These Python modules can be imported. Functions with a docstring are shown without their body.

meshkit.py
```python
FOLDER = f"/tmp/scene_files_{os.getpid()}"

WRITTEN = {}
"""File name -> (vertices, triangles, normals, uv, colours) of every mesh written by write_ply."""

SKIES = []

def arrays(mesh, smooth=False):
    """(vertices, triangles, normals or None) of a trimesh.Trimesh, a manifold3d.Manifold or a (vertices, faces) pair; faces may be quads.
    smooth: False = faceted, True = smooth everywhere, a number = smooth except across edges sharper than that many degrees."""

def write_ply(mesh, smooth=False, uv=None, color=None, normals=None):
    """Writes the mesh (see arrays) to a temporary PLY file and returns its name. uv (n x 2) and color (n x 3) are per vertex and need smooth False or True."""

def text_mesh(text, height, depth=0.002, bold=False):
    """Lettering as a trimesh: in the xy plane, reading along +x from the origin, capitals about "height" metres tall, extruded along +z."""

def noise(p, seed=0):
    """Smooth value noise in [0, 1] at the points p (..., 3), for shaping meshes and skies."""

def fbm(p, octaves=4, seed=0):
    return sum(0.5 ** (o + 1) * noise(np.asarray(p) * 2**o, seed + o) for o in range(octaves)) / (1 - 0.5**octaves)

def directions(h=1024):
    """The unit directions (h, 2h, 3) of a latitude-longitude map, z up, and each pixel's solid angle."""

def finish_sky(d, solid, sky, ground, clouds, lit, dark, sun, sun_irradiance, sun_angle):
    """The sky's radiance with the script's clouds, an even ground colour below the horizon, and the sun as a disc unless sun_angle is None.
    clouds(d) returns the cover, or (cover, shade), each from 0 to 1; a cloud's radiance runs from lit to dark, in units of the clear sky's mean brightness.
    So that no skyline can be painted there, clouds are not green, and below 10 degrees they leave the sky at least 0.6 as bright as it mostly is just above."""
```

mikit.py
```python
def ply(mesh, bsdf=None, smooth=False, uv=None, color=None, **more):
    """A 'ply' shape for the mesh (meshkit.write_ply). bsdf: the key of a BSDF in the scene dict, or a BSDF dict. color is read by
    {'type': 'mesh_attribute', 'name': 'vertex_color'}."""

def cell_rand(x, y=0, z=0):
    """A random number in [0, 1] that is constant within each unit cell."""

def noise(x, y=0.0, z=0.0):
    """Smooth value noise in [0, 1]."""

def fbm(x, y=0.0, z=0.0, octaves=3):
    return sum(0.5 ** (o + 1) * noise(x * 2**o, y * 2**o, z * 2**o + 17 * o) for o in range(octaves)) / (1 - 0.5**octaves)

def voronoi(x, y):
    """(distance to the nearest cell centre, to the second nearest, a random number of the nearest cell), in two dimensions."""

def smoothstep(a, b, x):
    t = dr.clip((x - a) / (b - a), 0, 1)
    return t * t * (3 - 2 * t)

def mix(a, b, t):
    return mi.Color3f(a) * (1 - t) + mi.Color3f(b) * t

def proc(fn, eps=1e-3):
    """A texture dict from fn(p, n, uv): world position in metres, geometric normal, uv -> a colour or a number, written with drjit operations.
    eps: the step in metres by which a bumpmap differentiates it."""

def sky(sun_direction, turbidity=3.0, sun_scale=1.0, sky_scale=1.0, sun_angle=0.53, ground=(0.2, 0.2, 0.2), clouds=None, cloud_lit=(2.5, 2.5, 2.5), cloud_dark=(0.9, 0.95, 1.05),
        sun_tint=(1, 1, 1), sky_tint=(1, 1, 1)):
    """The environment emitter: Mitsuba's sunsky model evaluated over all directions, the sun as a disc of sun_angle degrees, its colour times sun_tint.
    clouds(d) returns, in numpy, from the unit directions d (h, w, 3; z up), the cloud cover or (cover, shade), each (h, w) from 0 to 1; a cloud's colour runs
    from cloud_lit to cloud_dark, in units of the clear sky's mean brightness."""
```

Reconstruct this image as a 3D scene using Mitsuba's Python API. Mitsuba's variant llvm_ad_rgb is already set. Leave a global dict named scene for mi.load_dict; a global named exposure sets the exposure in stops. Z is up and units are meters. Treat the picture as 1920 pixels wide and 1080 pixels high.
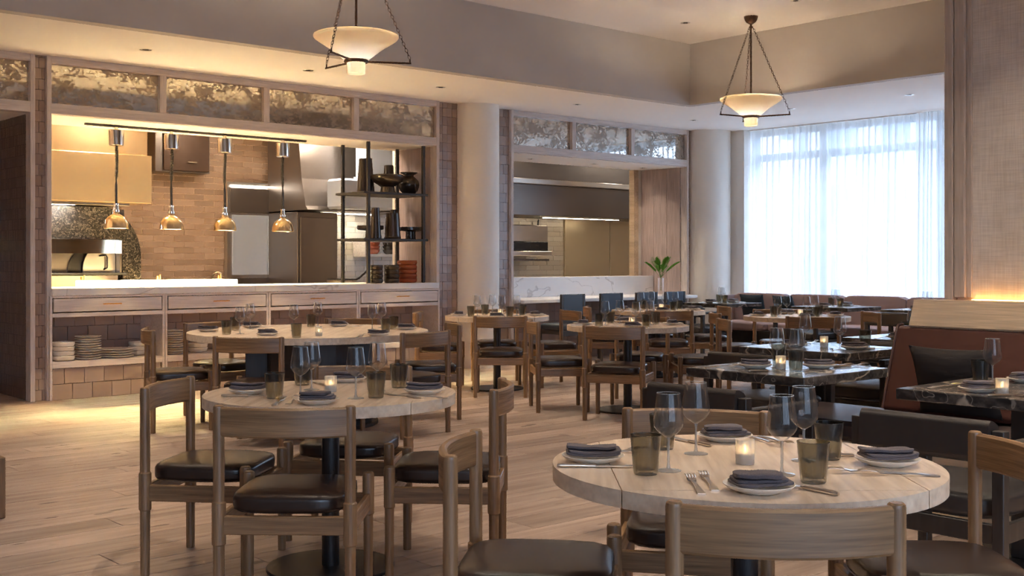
import math
import numpy as np
import trimesh
import shapely.geometry as sg
import manifold3d as m3
import drjit as dr
import mitsuba as mi
import mikit
from mikit import noise, fbm, voronoi, cell_rand, smoothstep, mix
import meshkit

PI = math.pi
T4 = mi.ScalarTransform4f
scene, labels = {}, {}
rng = np.random.default_rng(7)

# ------------------------------------------------------------------ camera, sky, light, exposure
# x runs along the kitchen wall, y towards it, z up; the camera stands at the origin, 1.305 m high.
YAW = math.atan2(2433, 2150)
scene['camera'] = {
    'type': 'perspective', 'fov': math.degrees(2 * math.atan(960 / 2150)), 'fov_axis': 'x', 'near_clip': 0.05, 'far_clip': 400,
    'principal_point_offset_x': 0.0, 'principal_point_offset_y': 51 / 1080,
    'to_world': T4().look_at(origin=[0, 0, 1.305], target=[math.cos(YAW), math.sin(YAW), 1.305], up=[0, 0, 1])}
exposure = 1.2

SKY_LEVEL = 1.4          # overcast daylight behind the sheer curtain
WARM = (1.0, 0.72, 0.29)
WARM2 = (1.0, 0.84, 0.66)
SPOT_SOFFIT = 62.0      # recessed downlights over the walkway before the kitchen
SPOT_TRAY = 6.0         # recessed downlights of the raised ceiling
HEAT_LAMP = 1300.0
ADDED_SHELF_GLOW = 8.0         # emission added to the serving shelf to warm the ceiling
BOWL_BULB = 290.0
KITCHEN_SPOT = 74.0
HOOD_LAMP = 26.0
CANDLE = 14.0


def overcast(d):
    n = meshkit.fbm(d * np.array([3.0, 3.0, 6.0]), 4, 3)
    return np.ones(d.shape[:2]), np.clip(0.15 + 0.5 * n, 0, 1)


scene['sky'] = {'sampling_weight': 24.0, **mikit.sky((-0.5, -0.6, 0.6), turbidity=4.0, sun_scale=0.0, sky_scale=SKY_LEVEL * 22, ground=(0.3, 0.3, 0.3), clouds=overcast,
                         cloud_lit=(0.69, 0.92, 1.26), cloud_dark=(0.58, 0.78, 1.10), sky_tint=(1, 1, 1))}


def col(c, k=1.0):
    return [x * k for x in c]


# ------------------------------------------------------------------ materials
def lin(r, g, b):
    return [((c / 255) / 12.92 if c / 255 <= 0.04045 else ((c / 255 + 0.055) / 1.055) ** 2.4) for c in (r, g, b)]


def rgb(c):
    return {'type': 'rgb', 'value': [float(x) for x in c]}


def principled(name, color, rough=0.5, **more):
    scene[name] = {'type': 'twosided', 'bsdf': {'type': 'principled', 'base_color': color if isinstance(color, dict) else rgb(color), 'roughness': rough, **more}}
    return name


def bumped(name, color, rough, bump, scale=1.0, **more):
    inner = {'type': 'principled', 'base_color': color if isinstance(color, dict) else rgb(color), 'roughness': rough, **more}
    scene[name] = {'type': 'twosided', 'bsdf': {'type': 'bumpmap', 'bump': bump, 'scale': scale, 'bsdf': inner}}
    return name


def wood(a, b, fx, fy, fz, dark=0.0):
    """grain that is slow along the direction of the small frequency"""
    a, b = [float(x) for x in a], [float(x) for x in b]

    def fn(p, n, uv):
        g = fbm(p.x * fx, p.y * fy, p.z * fz, 3)
        k = noise(p.x * fx * 0.23 + 7, p.y * fy * 0.23, p.z * fz * 0.23 + 3)
        fine = noise(p.x * fx * 3.1, p.y * fy * 3.1, p.z * fz * 3.1)
        t = dr.clip((g - 0.5) * 1.05 + (k - 0.5) * 0.7 + 0.5, 0, 1)
        return mix(a, b, t) * (0.86 + 0.28 * fine)
    return mikit.proc(fn)


OAK_A, OAK_B = lin(98, 73, 50), lin(141, 110, 78)
principled('oak_post', wood(OAK_A, OAK_B, 85, 85, 5), 0.36, specular=0.55)
principled('oak_rail', wood(OAK_A, OAK_B, 6, 6, 100), 0.36, specular=0.55)


def tabletop_fn(p, n, uv):
    a, b = (p.x + p.y) * 0.7071, (p.x - p.y) * 0.7071
    g = fbm(a * 5, b * 75, p.z * 40, 3)
    k = noise(a * 2, b * 14, 0.5)
    t = dr.clip((g - 0.5) * 1.2 + (k - 0.5) * 0.7 + 0.5, 0, 1)
    return mix(lin(184, 162, 138), lin(216, 198, 176), t)


principled('pale_oak', mikit.proc(tabletop_fn), 0.42, specular=0.5)
FLOOR_W, FLOOR_L = 0.23, 2.1


def floor_fn(p, n, uv):
    row = dr.floor((p.y + 6) / FLOOR_W)
    off = row * 0.618034
    off = off - dr.floor(off)
    i = dr.floor(p.x / FLOOR_L + off)
    r = cell_rand(row, i, 3)
    g = fbm(p.x * 2.5 + r * 40, p.y * 38 + r * 17, 0.3, 4)
    k = fbm(p.x * 1.2 + r * 11, p.y * 9 + r * 31, 0.7, 2)
    knots = smoothstep(0.70, 0.80, noise(p.x * 9 + r * 50, p.y * 24 + r * 9, 1.5)) * smoothstep(0.45, 0.7, r)
    t = dr.clip((g - 0.5) * 1.1 + (k - 0.5) * 0.9 + 0.5, 0, 1)
    c = mix(lin(136, 116, 103), lin(178, 158, 144), t) * (0.79 + 0.38 * r)
    return c * (1 - 0.45 * knots)


def floor_bump(p, n, uv):
    return 0.0011 * fbm(p.x * 5, p.y * 60, 0.0, 3)


bumped('floor_oak', mikit.proc(floor_fn), 0.36, mikit.proc(floor_bump), specular=0.5)
principled('floor_gap', lin(70, 50, 36), 0.8)


def plaster_fn(base, amp):
    base = [float(x) for x in base]

    def fn(p, n, uv):
        g = fbm(p.x * 2.2, p.y * 2.2, p.z * 2.2, 4)
        return mi.Color3f(base) * (1 - amp + 2 * amp * g)
    return mikit.proc(fn)


principled('ceiling_paint', lin(240, 234, 226), 0.85, specular=0.2)
principled('fascia_plaster', plaster_fn(lin(192, 186, 180), 0.08), 0.8, specular=0.25)
principled('wall_paint', lin(214, 202, 188), 0.8, specular=0.25)
principled('column_plaster', plaster_fn(lin(240, 233, 222), 0.05), 0.62, specular=0.35)


def grass_fn(p, n, uv):
    a = noise(p.y * 14, p.z * 260, 2.0)
    b = noise(p.y * 240, p.z * 12, 5.0)
    g = fbm(p.y * 7, p.z * 7, 1.0, 3)
    t = dr.clip(0.28 * a + 0.28 * b + 0.5 * (g - 0.5) + 0.22, 0, 1)
    return mix(lin(172, 156, 142), lin(216, 203, 190), t)


bumped('grasscloth', mikit.proc(grass_fn), 0.8, mikit.proc(lambda p, n, uv: 0.0006 * (noise(p.y * 14, p.z * 260, 2.0) + noise(p.y * 240, p.z * 12, 5.0))), specular=0.2)
principled('trim_wood', wood(lin(160, 143, 130), lin(184, 167, 153), 40, 40, 3), 0.5, specular=0.4)
principled('ledge_wood', wood(lin(180, 154, 124), lin(208, 184, 154), 40, 3, 50), 0.45, specular=0.4)
principled('millwork', wood(lin(198, 185, 177), lin(218, 206, 198), 3, 40, 50), 0.45, specular=0.4)
principled('millwork_post', wood(lin(194, 181, 173), lin(214, 202, 194), 40, 40, 3), 0.45, specular=0.4)
principled('jamb_panel', wood(lin(160, 142, 136), lin(182, 164, 158), 30, 30, 2), 0.42, specular=0.4)
principled('leather_seat', lin(34, 24, 21), 0.27, specular=0.55)
principled('booth_leather', plaster_fn(lin(64, 35, 29), 0.2), 0.42, specular=0.5)
principled('bench_leather', lin(52, 44, 44), 0.30, specular=0.6)
principled('rose_cloth', lin(152, 130, 128), 0.8, sheen=0.3)
principled('black_leather', lin(34, 31, 31), 0.42, specular=0.5)
principled('black_wood', wood(lin(26, 24, 24), lin(40, 37, 36), 50, 50, 6), 0.4, specular=0.5)
principled('navy_leather', lin(34, 44, 58), 0.40, specular=0.5)
principled('black_metal', lin(26, 26, 28), 0.38, specular=0.5)
principled('teal_cloth', lin(30, 42, 50), 0.9)
bumped('shaggy_cloth', lin(26, 22, 22), 0.95, mikit.proc(lambda p, n, uv: 0.006 * fbm(p.x * 80, p.y * 80, p.z * 50, 2)))


def stone_fn(p, n, uv):
    w = fbm(p.x * 3, p.y * 3, p.z * 3, 3)
    v1 = dr.abs(fbm(p.x * 4 + w * 2.5, p.y * 4 + w * 2, p.z * 4, 4) - 0.5)
    v2 = dr.abs(fbm(p.x * 11 + w * 3 + 9, p.y * 11, p.z * 11 + 4, 3) - 0.5)
    m = fbm(p.x * 30, p.y * 30, p.z * 30, 3)
    c = mix(lin(34, 33, 33), lin(84, 78, 72), smoothstep(0.35, 0.75, m * 0.6 + w * 0.4))
    c = mix(c, lin(176, 160, 140), (1 - smoothstep(0.0, 0.022, v1)) * 0.8)
    return mix(c, lin(150, 140, 128), (1 - smoothstep(0.0, 0.018, v2)) * 0.55)


principled('dark_stone', mikit.proc(stone_fn), 0.16, specular=0.55)


def marble_fn(p, n, uv):
    w = fbm(p.x * 1.7, p.y * 1.7, p.z * 1.7, 4)
    v = dr.abs(fbm(p.x * 1.6 + w * 2, p.y * 1.6 + 5, p.z * 2.2 + w, 4) - 0.5)
    return mix(lin(228, 222, 216), lin(170, 160, 152), (1 - smoothstep(0.0, 0.012, v)) * 0.6)


principled('white_marble', mikit.proc(marble_fn), 0.25, specular=0.5)
for nm, c in (('a', (152, 132, 122)), ('b', (142, 123, 114)), ('c', (160, 141, 131))):
    bumped('zellige_' + nm, lin(*c), 0.22, mikit.proc(lambda p, n, uv: 0.004 * fbm(p.x * 14, p.y * 14, p.z * 14, 2)), specular=0.6)
principled('tile_grout', lin(112, 98, 90), 0.9)


def jamb_tile_fn(p, n, uv):
    r = dr.floor(p.z / 0.1)
    k = cell_rand(r, dr.floor(p.y / 0.033 + 0.5 * (r - 2 * dr.floor(r / 2))), 2)
    fy = p.y / 0.033 + 0.5 * (r - 2 * dr.floor(r / 2))
    fy = fy - dr.floor(fy)
    fz = p.z / 0.1 - dr.floor(p.z / 0.1)
    edge = smoothstep(0.0, 0.1, dr.minimum(fy, 1 - fy)) * smoothstep(0.0, 0.04, dr.minimum(fz, 1 - fz))
    return mix(lin(52, 46, 42), mi.Color3f(lin(86, 72, 62)) * (0.75 + 0.5 * k), edge)


principled('jamb_tile', mikit.proc(jamb_tile_fn), 0.25, specular=0.5)
for nm, c in (('a', (150, 124, 102)), ('b', (138, 113, 92)), ('c', (160, 134, 112))):
    principled('tan_brick_' + nm, lin(*c), 0.3, specular=0.5)
principled('tan_grout', lin(214, 194, 170), 0.9)
for nm, c in (('a', (222, 210, 190)), ('b', (212, 198, 176))):
    principled('cream_brick_' + nm, lin(*c), 0.25, specular=0.5)
principled('cream_grout', lin(186, 170, 146), 0.9)


def mirror_age(p, n, uv):
    a = fbm(p.x * 7, p.y * 7, p.z * 7, 3)
    b = fbm(p.x * 48 + 3, p.y * 48, p.z * 48, 3)
    return dr.clip(0.06 + 0.80 * smoothstep(0.47, 0.57, a * 0.5 + b * 0.5), 0, 1)


scene['antique_mirror'] = {'type': 'blendbsdf', 'weight': mikit.proc(mirror_age),
                           'a': {'type': 'conductor', 'material': 'none', 'specular_reflectance': rgb((0.86, 0.84, 0.80))},
                           'b': {'type': 'principled', 'base_color': rgb(lin(150, 138, 126)), 'roughness': 0.35, 'metallic': 0.3}}
principled('steel', lin(196, 188, 178), 0.30, metallic=1.0)
principled('dark_steel', lin(112, 104, 98), 0.34, metallic=0.9)
principled('brushed_gold_steel', lin(216, 188, 148), 0.38, metallic=0.75)
principled('brushed_tan_steel', lin(204, 188, 160), 0.42, metallic=0.8)
principled('window_blue_steel', lin(190, 202, 220), 0.35, metallic=0.35)  # bluish window reflection put into the base colour
principled('chrome', lin(226, 220, 210), 0.07, metallic=1.0)
principled('copper_chrome', lin(240, 214, 172), 0.05, metallic=1.0)
principled('cutlery', lin(214, 206, 196), 0.16, metallic=1.0)
principled('brass', lin(196, 146, 92), 0.3, metallic=1.0)
principled('bronze', lin(62, 46, 36), 0.4, metallic=0.7)
principled('black_rack', lin(30, 29, 30), 0.45, specular=0.4)


def mosaic_color(p, n, uv):
    d1, d2, r = voronoi(p.x * 66 + p.y * 14, p.z * 66 + p.y * 46)
    return mix(lin(26, 22, 20), mi.Color3f(lin(196, 184, 168)) * (0.10 + 1.0 * r * r), smoothstep(0.05, 0.2, d2 - d1))


def mosaic_bump(p, n, uv):
    d1, d2, r = voronoi(p.x * 66 + p.y * 14, p.z * 66 + p.y * 46)
    return 0.008 * smoothstep(0.0, 0.5, d2 - d1)


bumped('oven_mosaic', mikit.proc(mosaic_color), 0.2, mikit.proc(mosaic_bump), metallic=0.75)
principled('black_ceramic', lin(30, 25, 23), 0.22, specular=0.6)
principled('terracotta_glaze', lin(136, 62, 36), 0.3, specular=0.5)
principled('cream_ceramic', lin(232, 222, 206), 0.3, specular=0.5)
principled('plate_rim', lin(120, 92, 66), 0.4)


def napkin_fn(p, n, uv):
    w = noise(p.x * 500, p.y * 500, p.z * 500)
    return mi.Color3f(lin(78, 72, 76)) * (0.8 + 0.4 * w)


principled('napkin_cloth', mikit.proc(napkin_fn), 0.9, sheen=0.4)
scene['clear_glass'] = {'type': 'thindielectric', 'int_ior': 1.5}
GLINT_HAZE = {'type': 'principled', 'base_color': rgb((0.92, 0.94, 0.96)), 'roughness': 0.10, 'specular': 1.0}  # white base puts highlight haze into the glass
MICRO = {'type': 'roughdielectric', 'int_ior': 1.5, 'alpha': 0.012}


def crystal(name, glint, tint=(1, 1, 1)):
    """thin clear glass: mostly a clean sheet, with a whitish highlight haze mixed in and surface micro roughness"""
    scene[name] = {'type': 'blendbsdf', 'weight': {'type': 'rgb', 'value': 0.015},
                   'a': {'type': 'blendbsdf', 'weight': {'type': 'rgb', 'value': glint}, 'a': {'type': 'thindielectric', 'int_ior': 1.55, 'specular_transmittance': rgb(tint)}, 'b': dict(GLINT_HAZE)},
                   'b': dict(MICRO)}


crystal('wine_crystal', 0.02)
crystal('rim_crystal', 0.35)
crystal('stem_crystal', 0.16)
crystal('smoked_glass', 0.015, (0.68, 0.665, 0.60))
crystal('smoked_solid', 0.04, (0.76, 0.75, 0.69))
scene['frosted_glass'] = {'type': 'principledthin', 'base_color': rgb((0.92, 0.90, 0.86)), 'roughness': 0.35, 'spec_trans': 0.45, 'diff_trans': 1.1, 'eta': 1.3}
principled('candle_wax', lin(240, 224, 196), 0.5)
scene['alabaster'] = {'type': 'principledthin', 'base_color': rgb(lin(244, 216, 182)), 'roughness': 0.5, 'spec_trans': 0.0, 'diff_trans': 0.42, 'eta': 1.45}
scene['sheer_cloth'] = {'type': 'blendbsdf', 'weight': {'type': 'rgb', 'value': 0.70},
                        'a': {'type': 'null'},
                        'b': {'type': 'principledthin', 'base_color': rgb((0.94, 0.95, 0.96)), 'roughness': 0.9, 'spec_trans': 0.0, 'diff_trans': 1.35, 'eta': 1.3}}
principled('window_frame', lin(150, 154, 158), 0.5)
principled('far_facade', lin(196, 198, 202), 0.8)
principled('far_pane', lin(120, 128, 138), 0.2)
scene['leaf_green'] = {'type': 'principledthin', 'base_color': rgb(lin(70, 110, 44)), 'roughness': 0.4, 'spec_trans': 0.0, 'diff_trans': 0.7, 'eta': 1.4}
principled('outside_ground', lin(150, 150, 150), 0.9)
principled('can_black', lin(60, 56, 52), 0.4, metallic=0.5)
principled('white_paint', lin(236, 232, 226), 0.6)
principled('marker_rubber', lin(30, 28, 26), 0.7)


def emit(c, w=0.4):
    return {'type': 'area', 'radiance': rgb(c), 'sampling_weight': float(w)}


# ------------------------------------------------------------------ mesh helpers
def box(x0, x1, y0, y1, z0, z1):
    m = trimesh.creation.box((abs(x1 - x0), abs(y1 - y0), abs(z1 - z0)))
    m.apply_translation(((x0 + x1) / 2, (y0 + y1) / 2, (z0 + z1) / 2))
    return m


_HULL = {}


def cbox(x0, x1, y0, y1, z0, z1, b=0.004):
    """a box with its edges chamfered"""
    s = np.array([x1 - x0, y1 - y0, z1 - z0]) / 2
    c = np.array([x0 + x1, y0 + y1, z0 + z1]) / 2
    b = min(b, 0.45 * s.min())
    pts = []
    for sx in (-1, 1):
        for sy in (-1, 1):
            for sz in (-1, 1):
                for k in range(3):
                    q = np.array([sx, sy, sz]) * s
                    for j in range(3):
                        if j != k:
                            q[j] -= np.sign(q[j]) * b
                    pts.append(q + c)
    return trimesh.convex.convex_hull(np.array(pts))


def join(*ms):
    return trimesh.util.concatenate([m for m in ms])


def mv(m, x=0, y=0, z=0, rz=0, ry=0, rx=0):
    m = m.copy()
    for a, ax in ((rx, [1, 0, 0]), (ry, [0, 1, 0]), (rz, [0, 0, 1])):
        if a:
            m.apply_transform(trimesh.transformations.rotation_matrix(math.radians(a), ax))
    m.apply_translation((x, y, z))
    return m


def lathe(profile, n=24):
    p = np.array(profile, float)
    return trimesh.creation.revolve(p, sections=n)


def cyl(r, z0, z1, n=16, b=0.0):
    if b:
        return lathe([(0, z0), (r - b, z0), (r, z0 + b), (r, z1 - b), (r - b, z1), (0, z1)], n)
    return lathe([(0, z0), (r, z0), (r, z1), (0, z1)], n)


def rod(p0, p1, r, n=8):
    return trimesh.creation.cylinder(radius=r, segment=[p0, p1], sections=n)


def tube(pts, r, n=8):
    pts = np.asarray(pts, float)
    r = np.broadcast_to(r, (len(pts),))
    t = np.gradient(pts, axis=0)
    t /= np.linalg.norm(t, axis=1, keepdims=True)
    a = np.zeros_like(t)
    u = np.array([0, 0, 1.0]) if abs(t[0, 2]) < 0.8 else np.array([1.0, 0, 0])
    for i in range(len(t)):
        u = u - t[i] * (u @ t[i])
        u /= np.linalg.norm(u)
        a[i] = u
    b = np.cross(t, a)
    th = np.arange(n) * 2 * PI / n
    v = pts[:, None] + r[:, None, None] * (np.cos(th)[None, :, None] * a[:, None] + np.sin(th)[None, :, None] * b[:, None])
    k = len(pts)
    f = []
    for i in range(k - 1):
        for j in range(n):
            q = (i * n + j, i * n + (j + 1) % n, (i + 1) * n + (j + 1) % n, (i + 1) * n + j)
            f += [(q[0], q[2], q[1]), (q[0], q[3], q[2])]
    v = v.reshape(-1, 3)
    v = np.vstack([v, pts[0], pts[-1]])
    for j in range(n):
        f.append((len(v) - 2, j, (j + 1) % n))
        f.append((len(v) - 1, (k - 1) * n + (j + 1) % n, (k - 1) * n + j))
    m = trimesh.Trimesh(v, f, process=False)
    m.fix_normals()
    return m


def sweep_rect(path, w, h):
    """a rectangular bar along a path in the xy plane; w across, h up"""
    pts = np.asarray(path, float)
    t = np.gradient(pts, axis=0)
    t /= np.linalg.norm(t, axis=1, keepdims=True)
    nrm = np.stack([-t[:, 1], t[:, 0], 0 * t[:, 0]], 1)
    c = min(w, h) * 0.28
    prof = [(-w / 2 + c, -h / 2), (w / 2 - c, -h / 2), (w / 2, -h / 2 + c), (w / 2, h / 2 - c), (w / 2 - c, h / 2), (-w / 2 + c, h / 2), (-w / 2, h / 2 - c), (-w / 2, -h / 2 + c)]
    n = len(prof)
    v = np.array([p + nrm[i] * a + np.array([0, 0, b]) for i, p in enumerate(pts) for a, b in prof])
    f = []
    for i in range(len(pts) - 1):
        for j in range(n):
            q = (i * n + j, i * n + (j + 1) % n, (i + 1) * n + (j + 1) % n, (i + 1) * n + j)
            f += [(q[0], q[1], q[2]), (q[0], q[2], q[3])]
    for j in range(1, n - 1):
        f.append((0, j + 1, j))
        e = (len(pts) - 1) * n
        f.append((e, e + j, e + j + 1))
    m = trimesh.Trimesh(v, f, process=False)
    m.fix_normals()
    return m


def pillow(sx, sy, sz, nx=14, ny=14, p=3.2, dome=0.0, pinch=0.0):
    """a soft cushion: a superellipsoid block, its top slightly domed"""
    m = trimesh.creation.icosphere(subdivisions=3)
    v = m.vertices.copy()
    u = np.sign(v) * np.abs(v) ** (2.0 / p)
    q = (np.abs(v) ** p).sum(1) ** (1 / p)
    v = v / q[:, None]
    if pinch:
        k = 1 - pinch * (np.abs(v[:, 0]) * np.abs(v[:, 1])) ** 0.0 * (1 - np.clip(np.maximum(np.abs(v[:, 0]), np.abs(v[:, 1])), 0, 1) ** 2) * 0
        v[:, 2] *= 1 - pinch * np.clip(np.maximum(np.abs(v[:, 0]), np.abs(v[:, 1])), 0, 1) ** 3
    v[:, 2] += dome * (1 - v[:, 0] ** 2) * (1 - v[:, 1] ** 2) * (v[:, 2] > 0)
    m.vertices = v * np.array([sx / 2, sy / 2, sz / 2])
    return m


def cushion(s1, s2, h, n=22):
    """a square scatter cushion with thin edges and pointed corners"""
    u = np.linspace(-1, 1, n)
    x, y = np.meshgrid(u, u, indexing='ij')
    z = h / 2 * np.clip((1 - x ** 2) * (1 - y ** 2), 0, 1) ** 0.42 + 0.004
    X = x * s1 / 2 * (1 - 0.07 * (1 - y ** 2))
    Y = y * s2 / 2 * (1 - 0.07 * (1 - x ** 2))
    a = np.stack([X, Y, z], -1).reshape(-1, 3)
    b = np.stack([X, Y, -z], -1).reshape(-1, 3)
    f = []
    N = n * n
    for i in range(n - 1):
        for j in range(n - 1):
            q = (i * n + j, (i + 1) * n + j, (i + 1) * n + j + 1, i * n + j + 1)
            f += [(q[0], q[1], q[2]), (q[0], q[2], q[3]), (N + q[0], N + q[2], N + q[1]), (N + q[0], N + q[3], N + q[2])]
    ring = [i * n for i in range(n)] + [(n - 1) * n + j for j in range(1, n)] + [i * n + n - 1 for i in range(n - 2, -1, -1)] + [j for j in range(n - 2, 0, -1)]
    for k in range(len(ring)):
        p, q = ring[k], ring[(k + 1) % len(ring)]
        f += [(p, N + p, N + q), (p, N + q, q)]
    m = trimesh.Trimesh(np.vstack([a, b]), f, process=False)
    m.fix_normals()
    return m


# ------------------------------------------------------------------ scene helpers
_count = {}


def numbered(name):
    k = _count.get(name, 0)
    _count[name] = k + 1
    return name if k == 0 else f'{name}_{k:03d}'


def P(mesh, smooth=32):
    return mikit.ply(mesh, None, smooth)


def put(key, p, bsdf, M=None, emitter=None):
    d = dict(p)
    d['bsdf'] = {'type': 'ref', 'id': bsdf}
    if M is not None:
        d['to_world'] = M
    if emitter:
        d['emitter'] = emitter
    scene[key] = d
    return key


def part(parent, name, mesh, bsdf, smooth=32, M=None, emitter=None):
    p = mesh if isinstance(mesh, dict) else P(mesh, smooth)
    k = f'{parent}__{name}'
    return put(numbered(k), p, bsdf, M, emitter)


def thing(name, label, cat, group=None):
    k = numbered(name)
    labels[k] = {'label': label, 'category': cat}
    if group:
        labels[k]['group'] = group
    return k


def struct(key, mesh=None, bsdf=None, smooth=False):
    _count[key] = 1
    if mesh is not None:
        put(key, mesh if isinstance(mesh, dict) else P(mesh, smooth), bsdf)
    labels[key] = {'kind': 'structure'}
    return key


def place(kit, name, label, cat, M, group=None):
    k = thing(name, label, cat, group)
    for pn, p, b in kit:
        put(f'{k}__{pn}' if pn else k, p, b, M)
    return k


def at(x, y, z=0.0, rz=0.0, s=None):
    m = T4().translate([x, y, z]).rotate([0, 0, 1], rz)
    return m if s is None else m.scale(s)


# ------------------------------------------------------------------ the shell
Z_LOW, Z_HIGH = 3.22, 3.97
YW = 10.90            # face of the kitchen wall
XW = 13.95            # window wall
TX, TY = 10.98, 9.12  # corner of the raised ceiling
x_lo, y_lo = -4.0, -4.0

# floor: planks along x, joints along y
fl = struct('floor', box(x_lo, XW + 0.2, y_lo, 14.2, -0.12, -0.012), 'floor_gap')
plank = P(cbox(0, 1, 0, FLOOR_W - 0.004, -0.012, 0, 0.0015), False)
planks = []
for row in range(int((YW + 6) / FLOOR_W) + 1):
    y = row * FLOOR_W - 6
    if y < -1.6 or y > YW - 0.05:
        continue
    off = (row * 0.618034) % 1.0
    for i in range(-2, 9):
        a, b = (i - off) * FLOOR_L, (i + 1 - off) * FLOOR_L
        a, b = max(a, x_lo + 0.05), min(b, XW - 0.1)
        if b - a > 0.1:
            planks.append((a, b, y))
fwd = (math.cos(YAW), math.sin(YAW))
rgt = (math.sin(YAW), -math.cos(YAW))


def vis_rank(q):
    best = 1e9
    for fx in (0.0, 0.5, 1.0):
        cx, cy = q[0] + (q[1] - q[0]) * fx, q[2] + FLOOR_W / 2
        d = cx * fwd[0] + cy * fwd[1]
        l = abs(cx * rgt[0] + cy * rgt[1])
        if d > 4.2 and l < d * 0.47:
            best = min(best, d)
    return best


planks.sort(key=vis_rank)
rest = []
for k, (a, b, y) in enumerate(planks):
    if k < 290:
        part(fl, 'plank', plank, 'floor_oak', M=T4().translate([a, y, 0]).scale([b - a - 0.002, 1, 1]))
    else:
        rest.append(cbox(a, b - 0.002, y, y + FLOOR_W - 0.0025, -0.012, 0, 0.0012))
k = part(fl, 'far_planks', join(*rest), 'floor_oak', False)
labels[k] = {'kind': 'stuff'}
part(fl, 'side_floor', join(box(x_lo, XW, y_lo, -1.6, -0.012, 0), box(x_lo, 16, YW - 0.05, 14.2, -0.012, 0)), 'floor_oak', False)

# ceilings and fascias
struct('ceiling', join(box(x_lo, TX, y_lo, TY, Z_HIGH, Z_HIGH + 0.15)), 'ceiling_paint')
part('ceiling', 'soffit', join(box(x_lo, XW, TY + 0.02, YW + 0.06, Z_LOW, Z_LOW + 0.15), box(TX + 0.02, XW, y_lo, TY + 0.02, Z_LOW, Z_LOW + 0.15)), 'ceiling_paint', False)
part('ceiling', 'fascia', join(box(x_lo, TX + 0.02, TY, TY + 0.12, Z_LOW - 0.002, Z_HIGH + 0.1), box(TX, TX + 0.12, y_lo, TY + 0.1, Z_LOW - 0.002, Z_HIGH + 0.1)), 'fascia_plaster', False)
struct('wall_west', box(x_lo - 0.15, x_lo, y_lo, 14, 0, Z_HIGH), 'wall_paint')
SX0, SX1, SZ0, SZ1 = -3.6, 2.8, 0.7, 3.0
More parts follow.
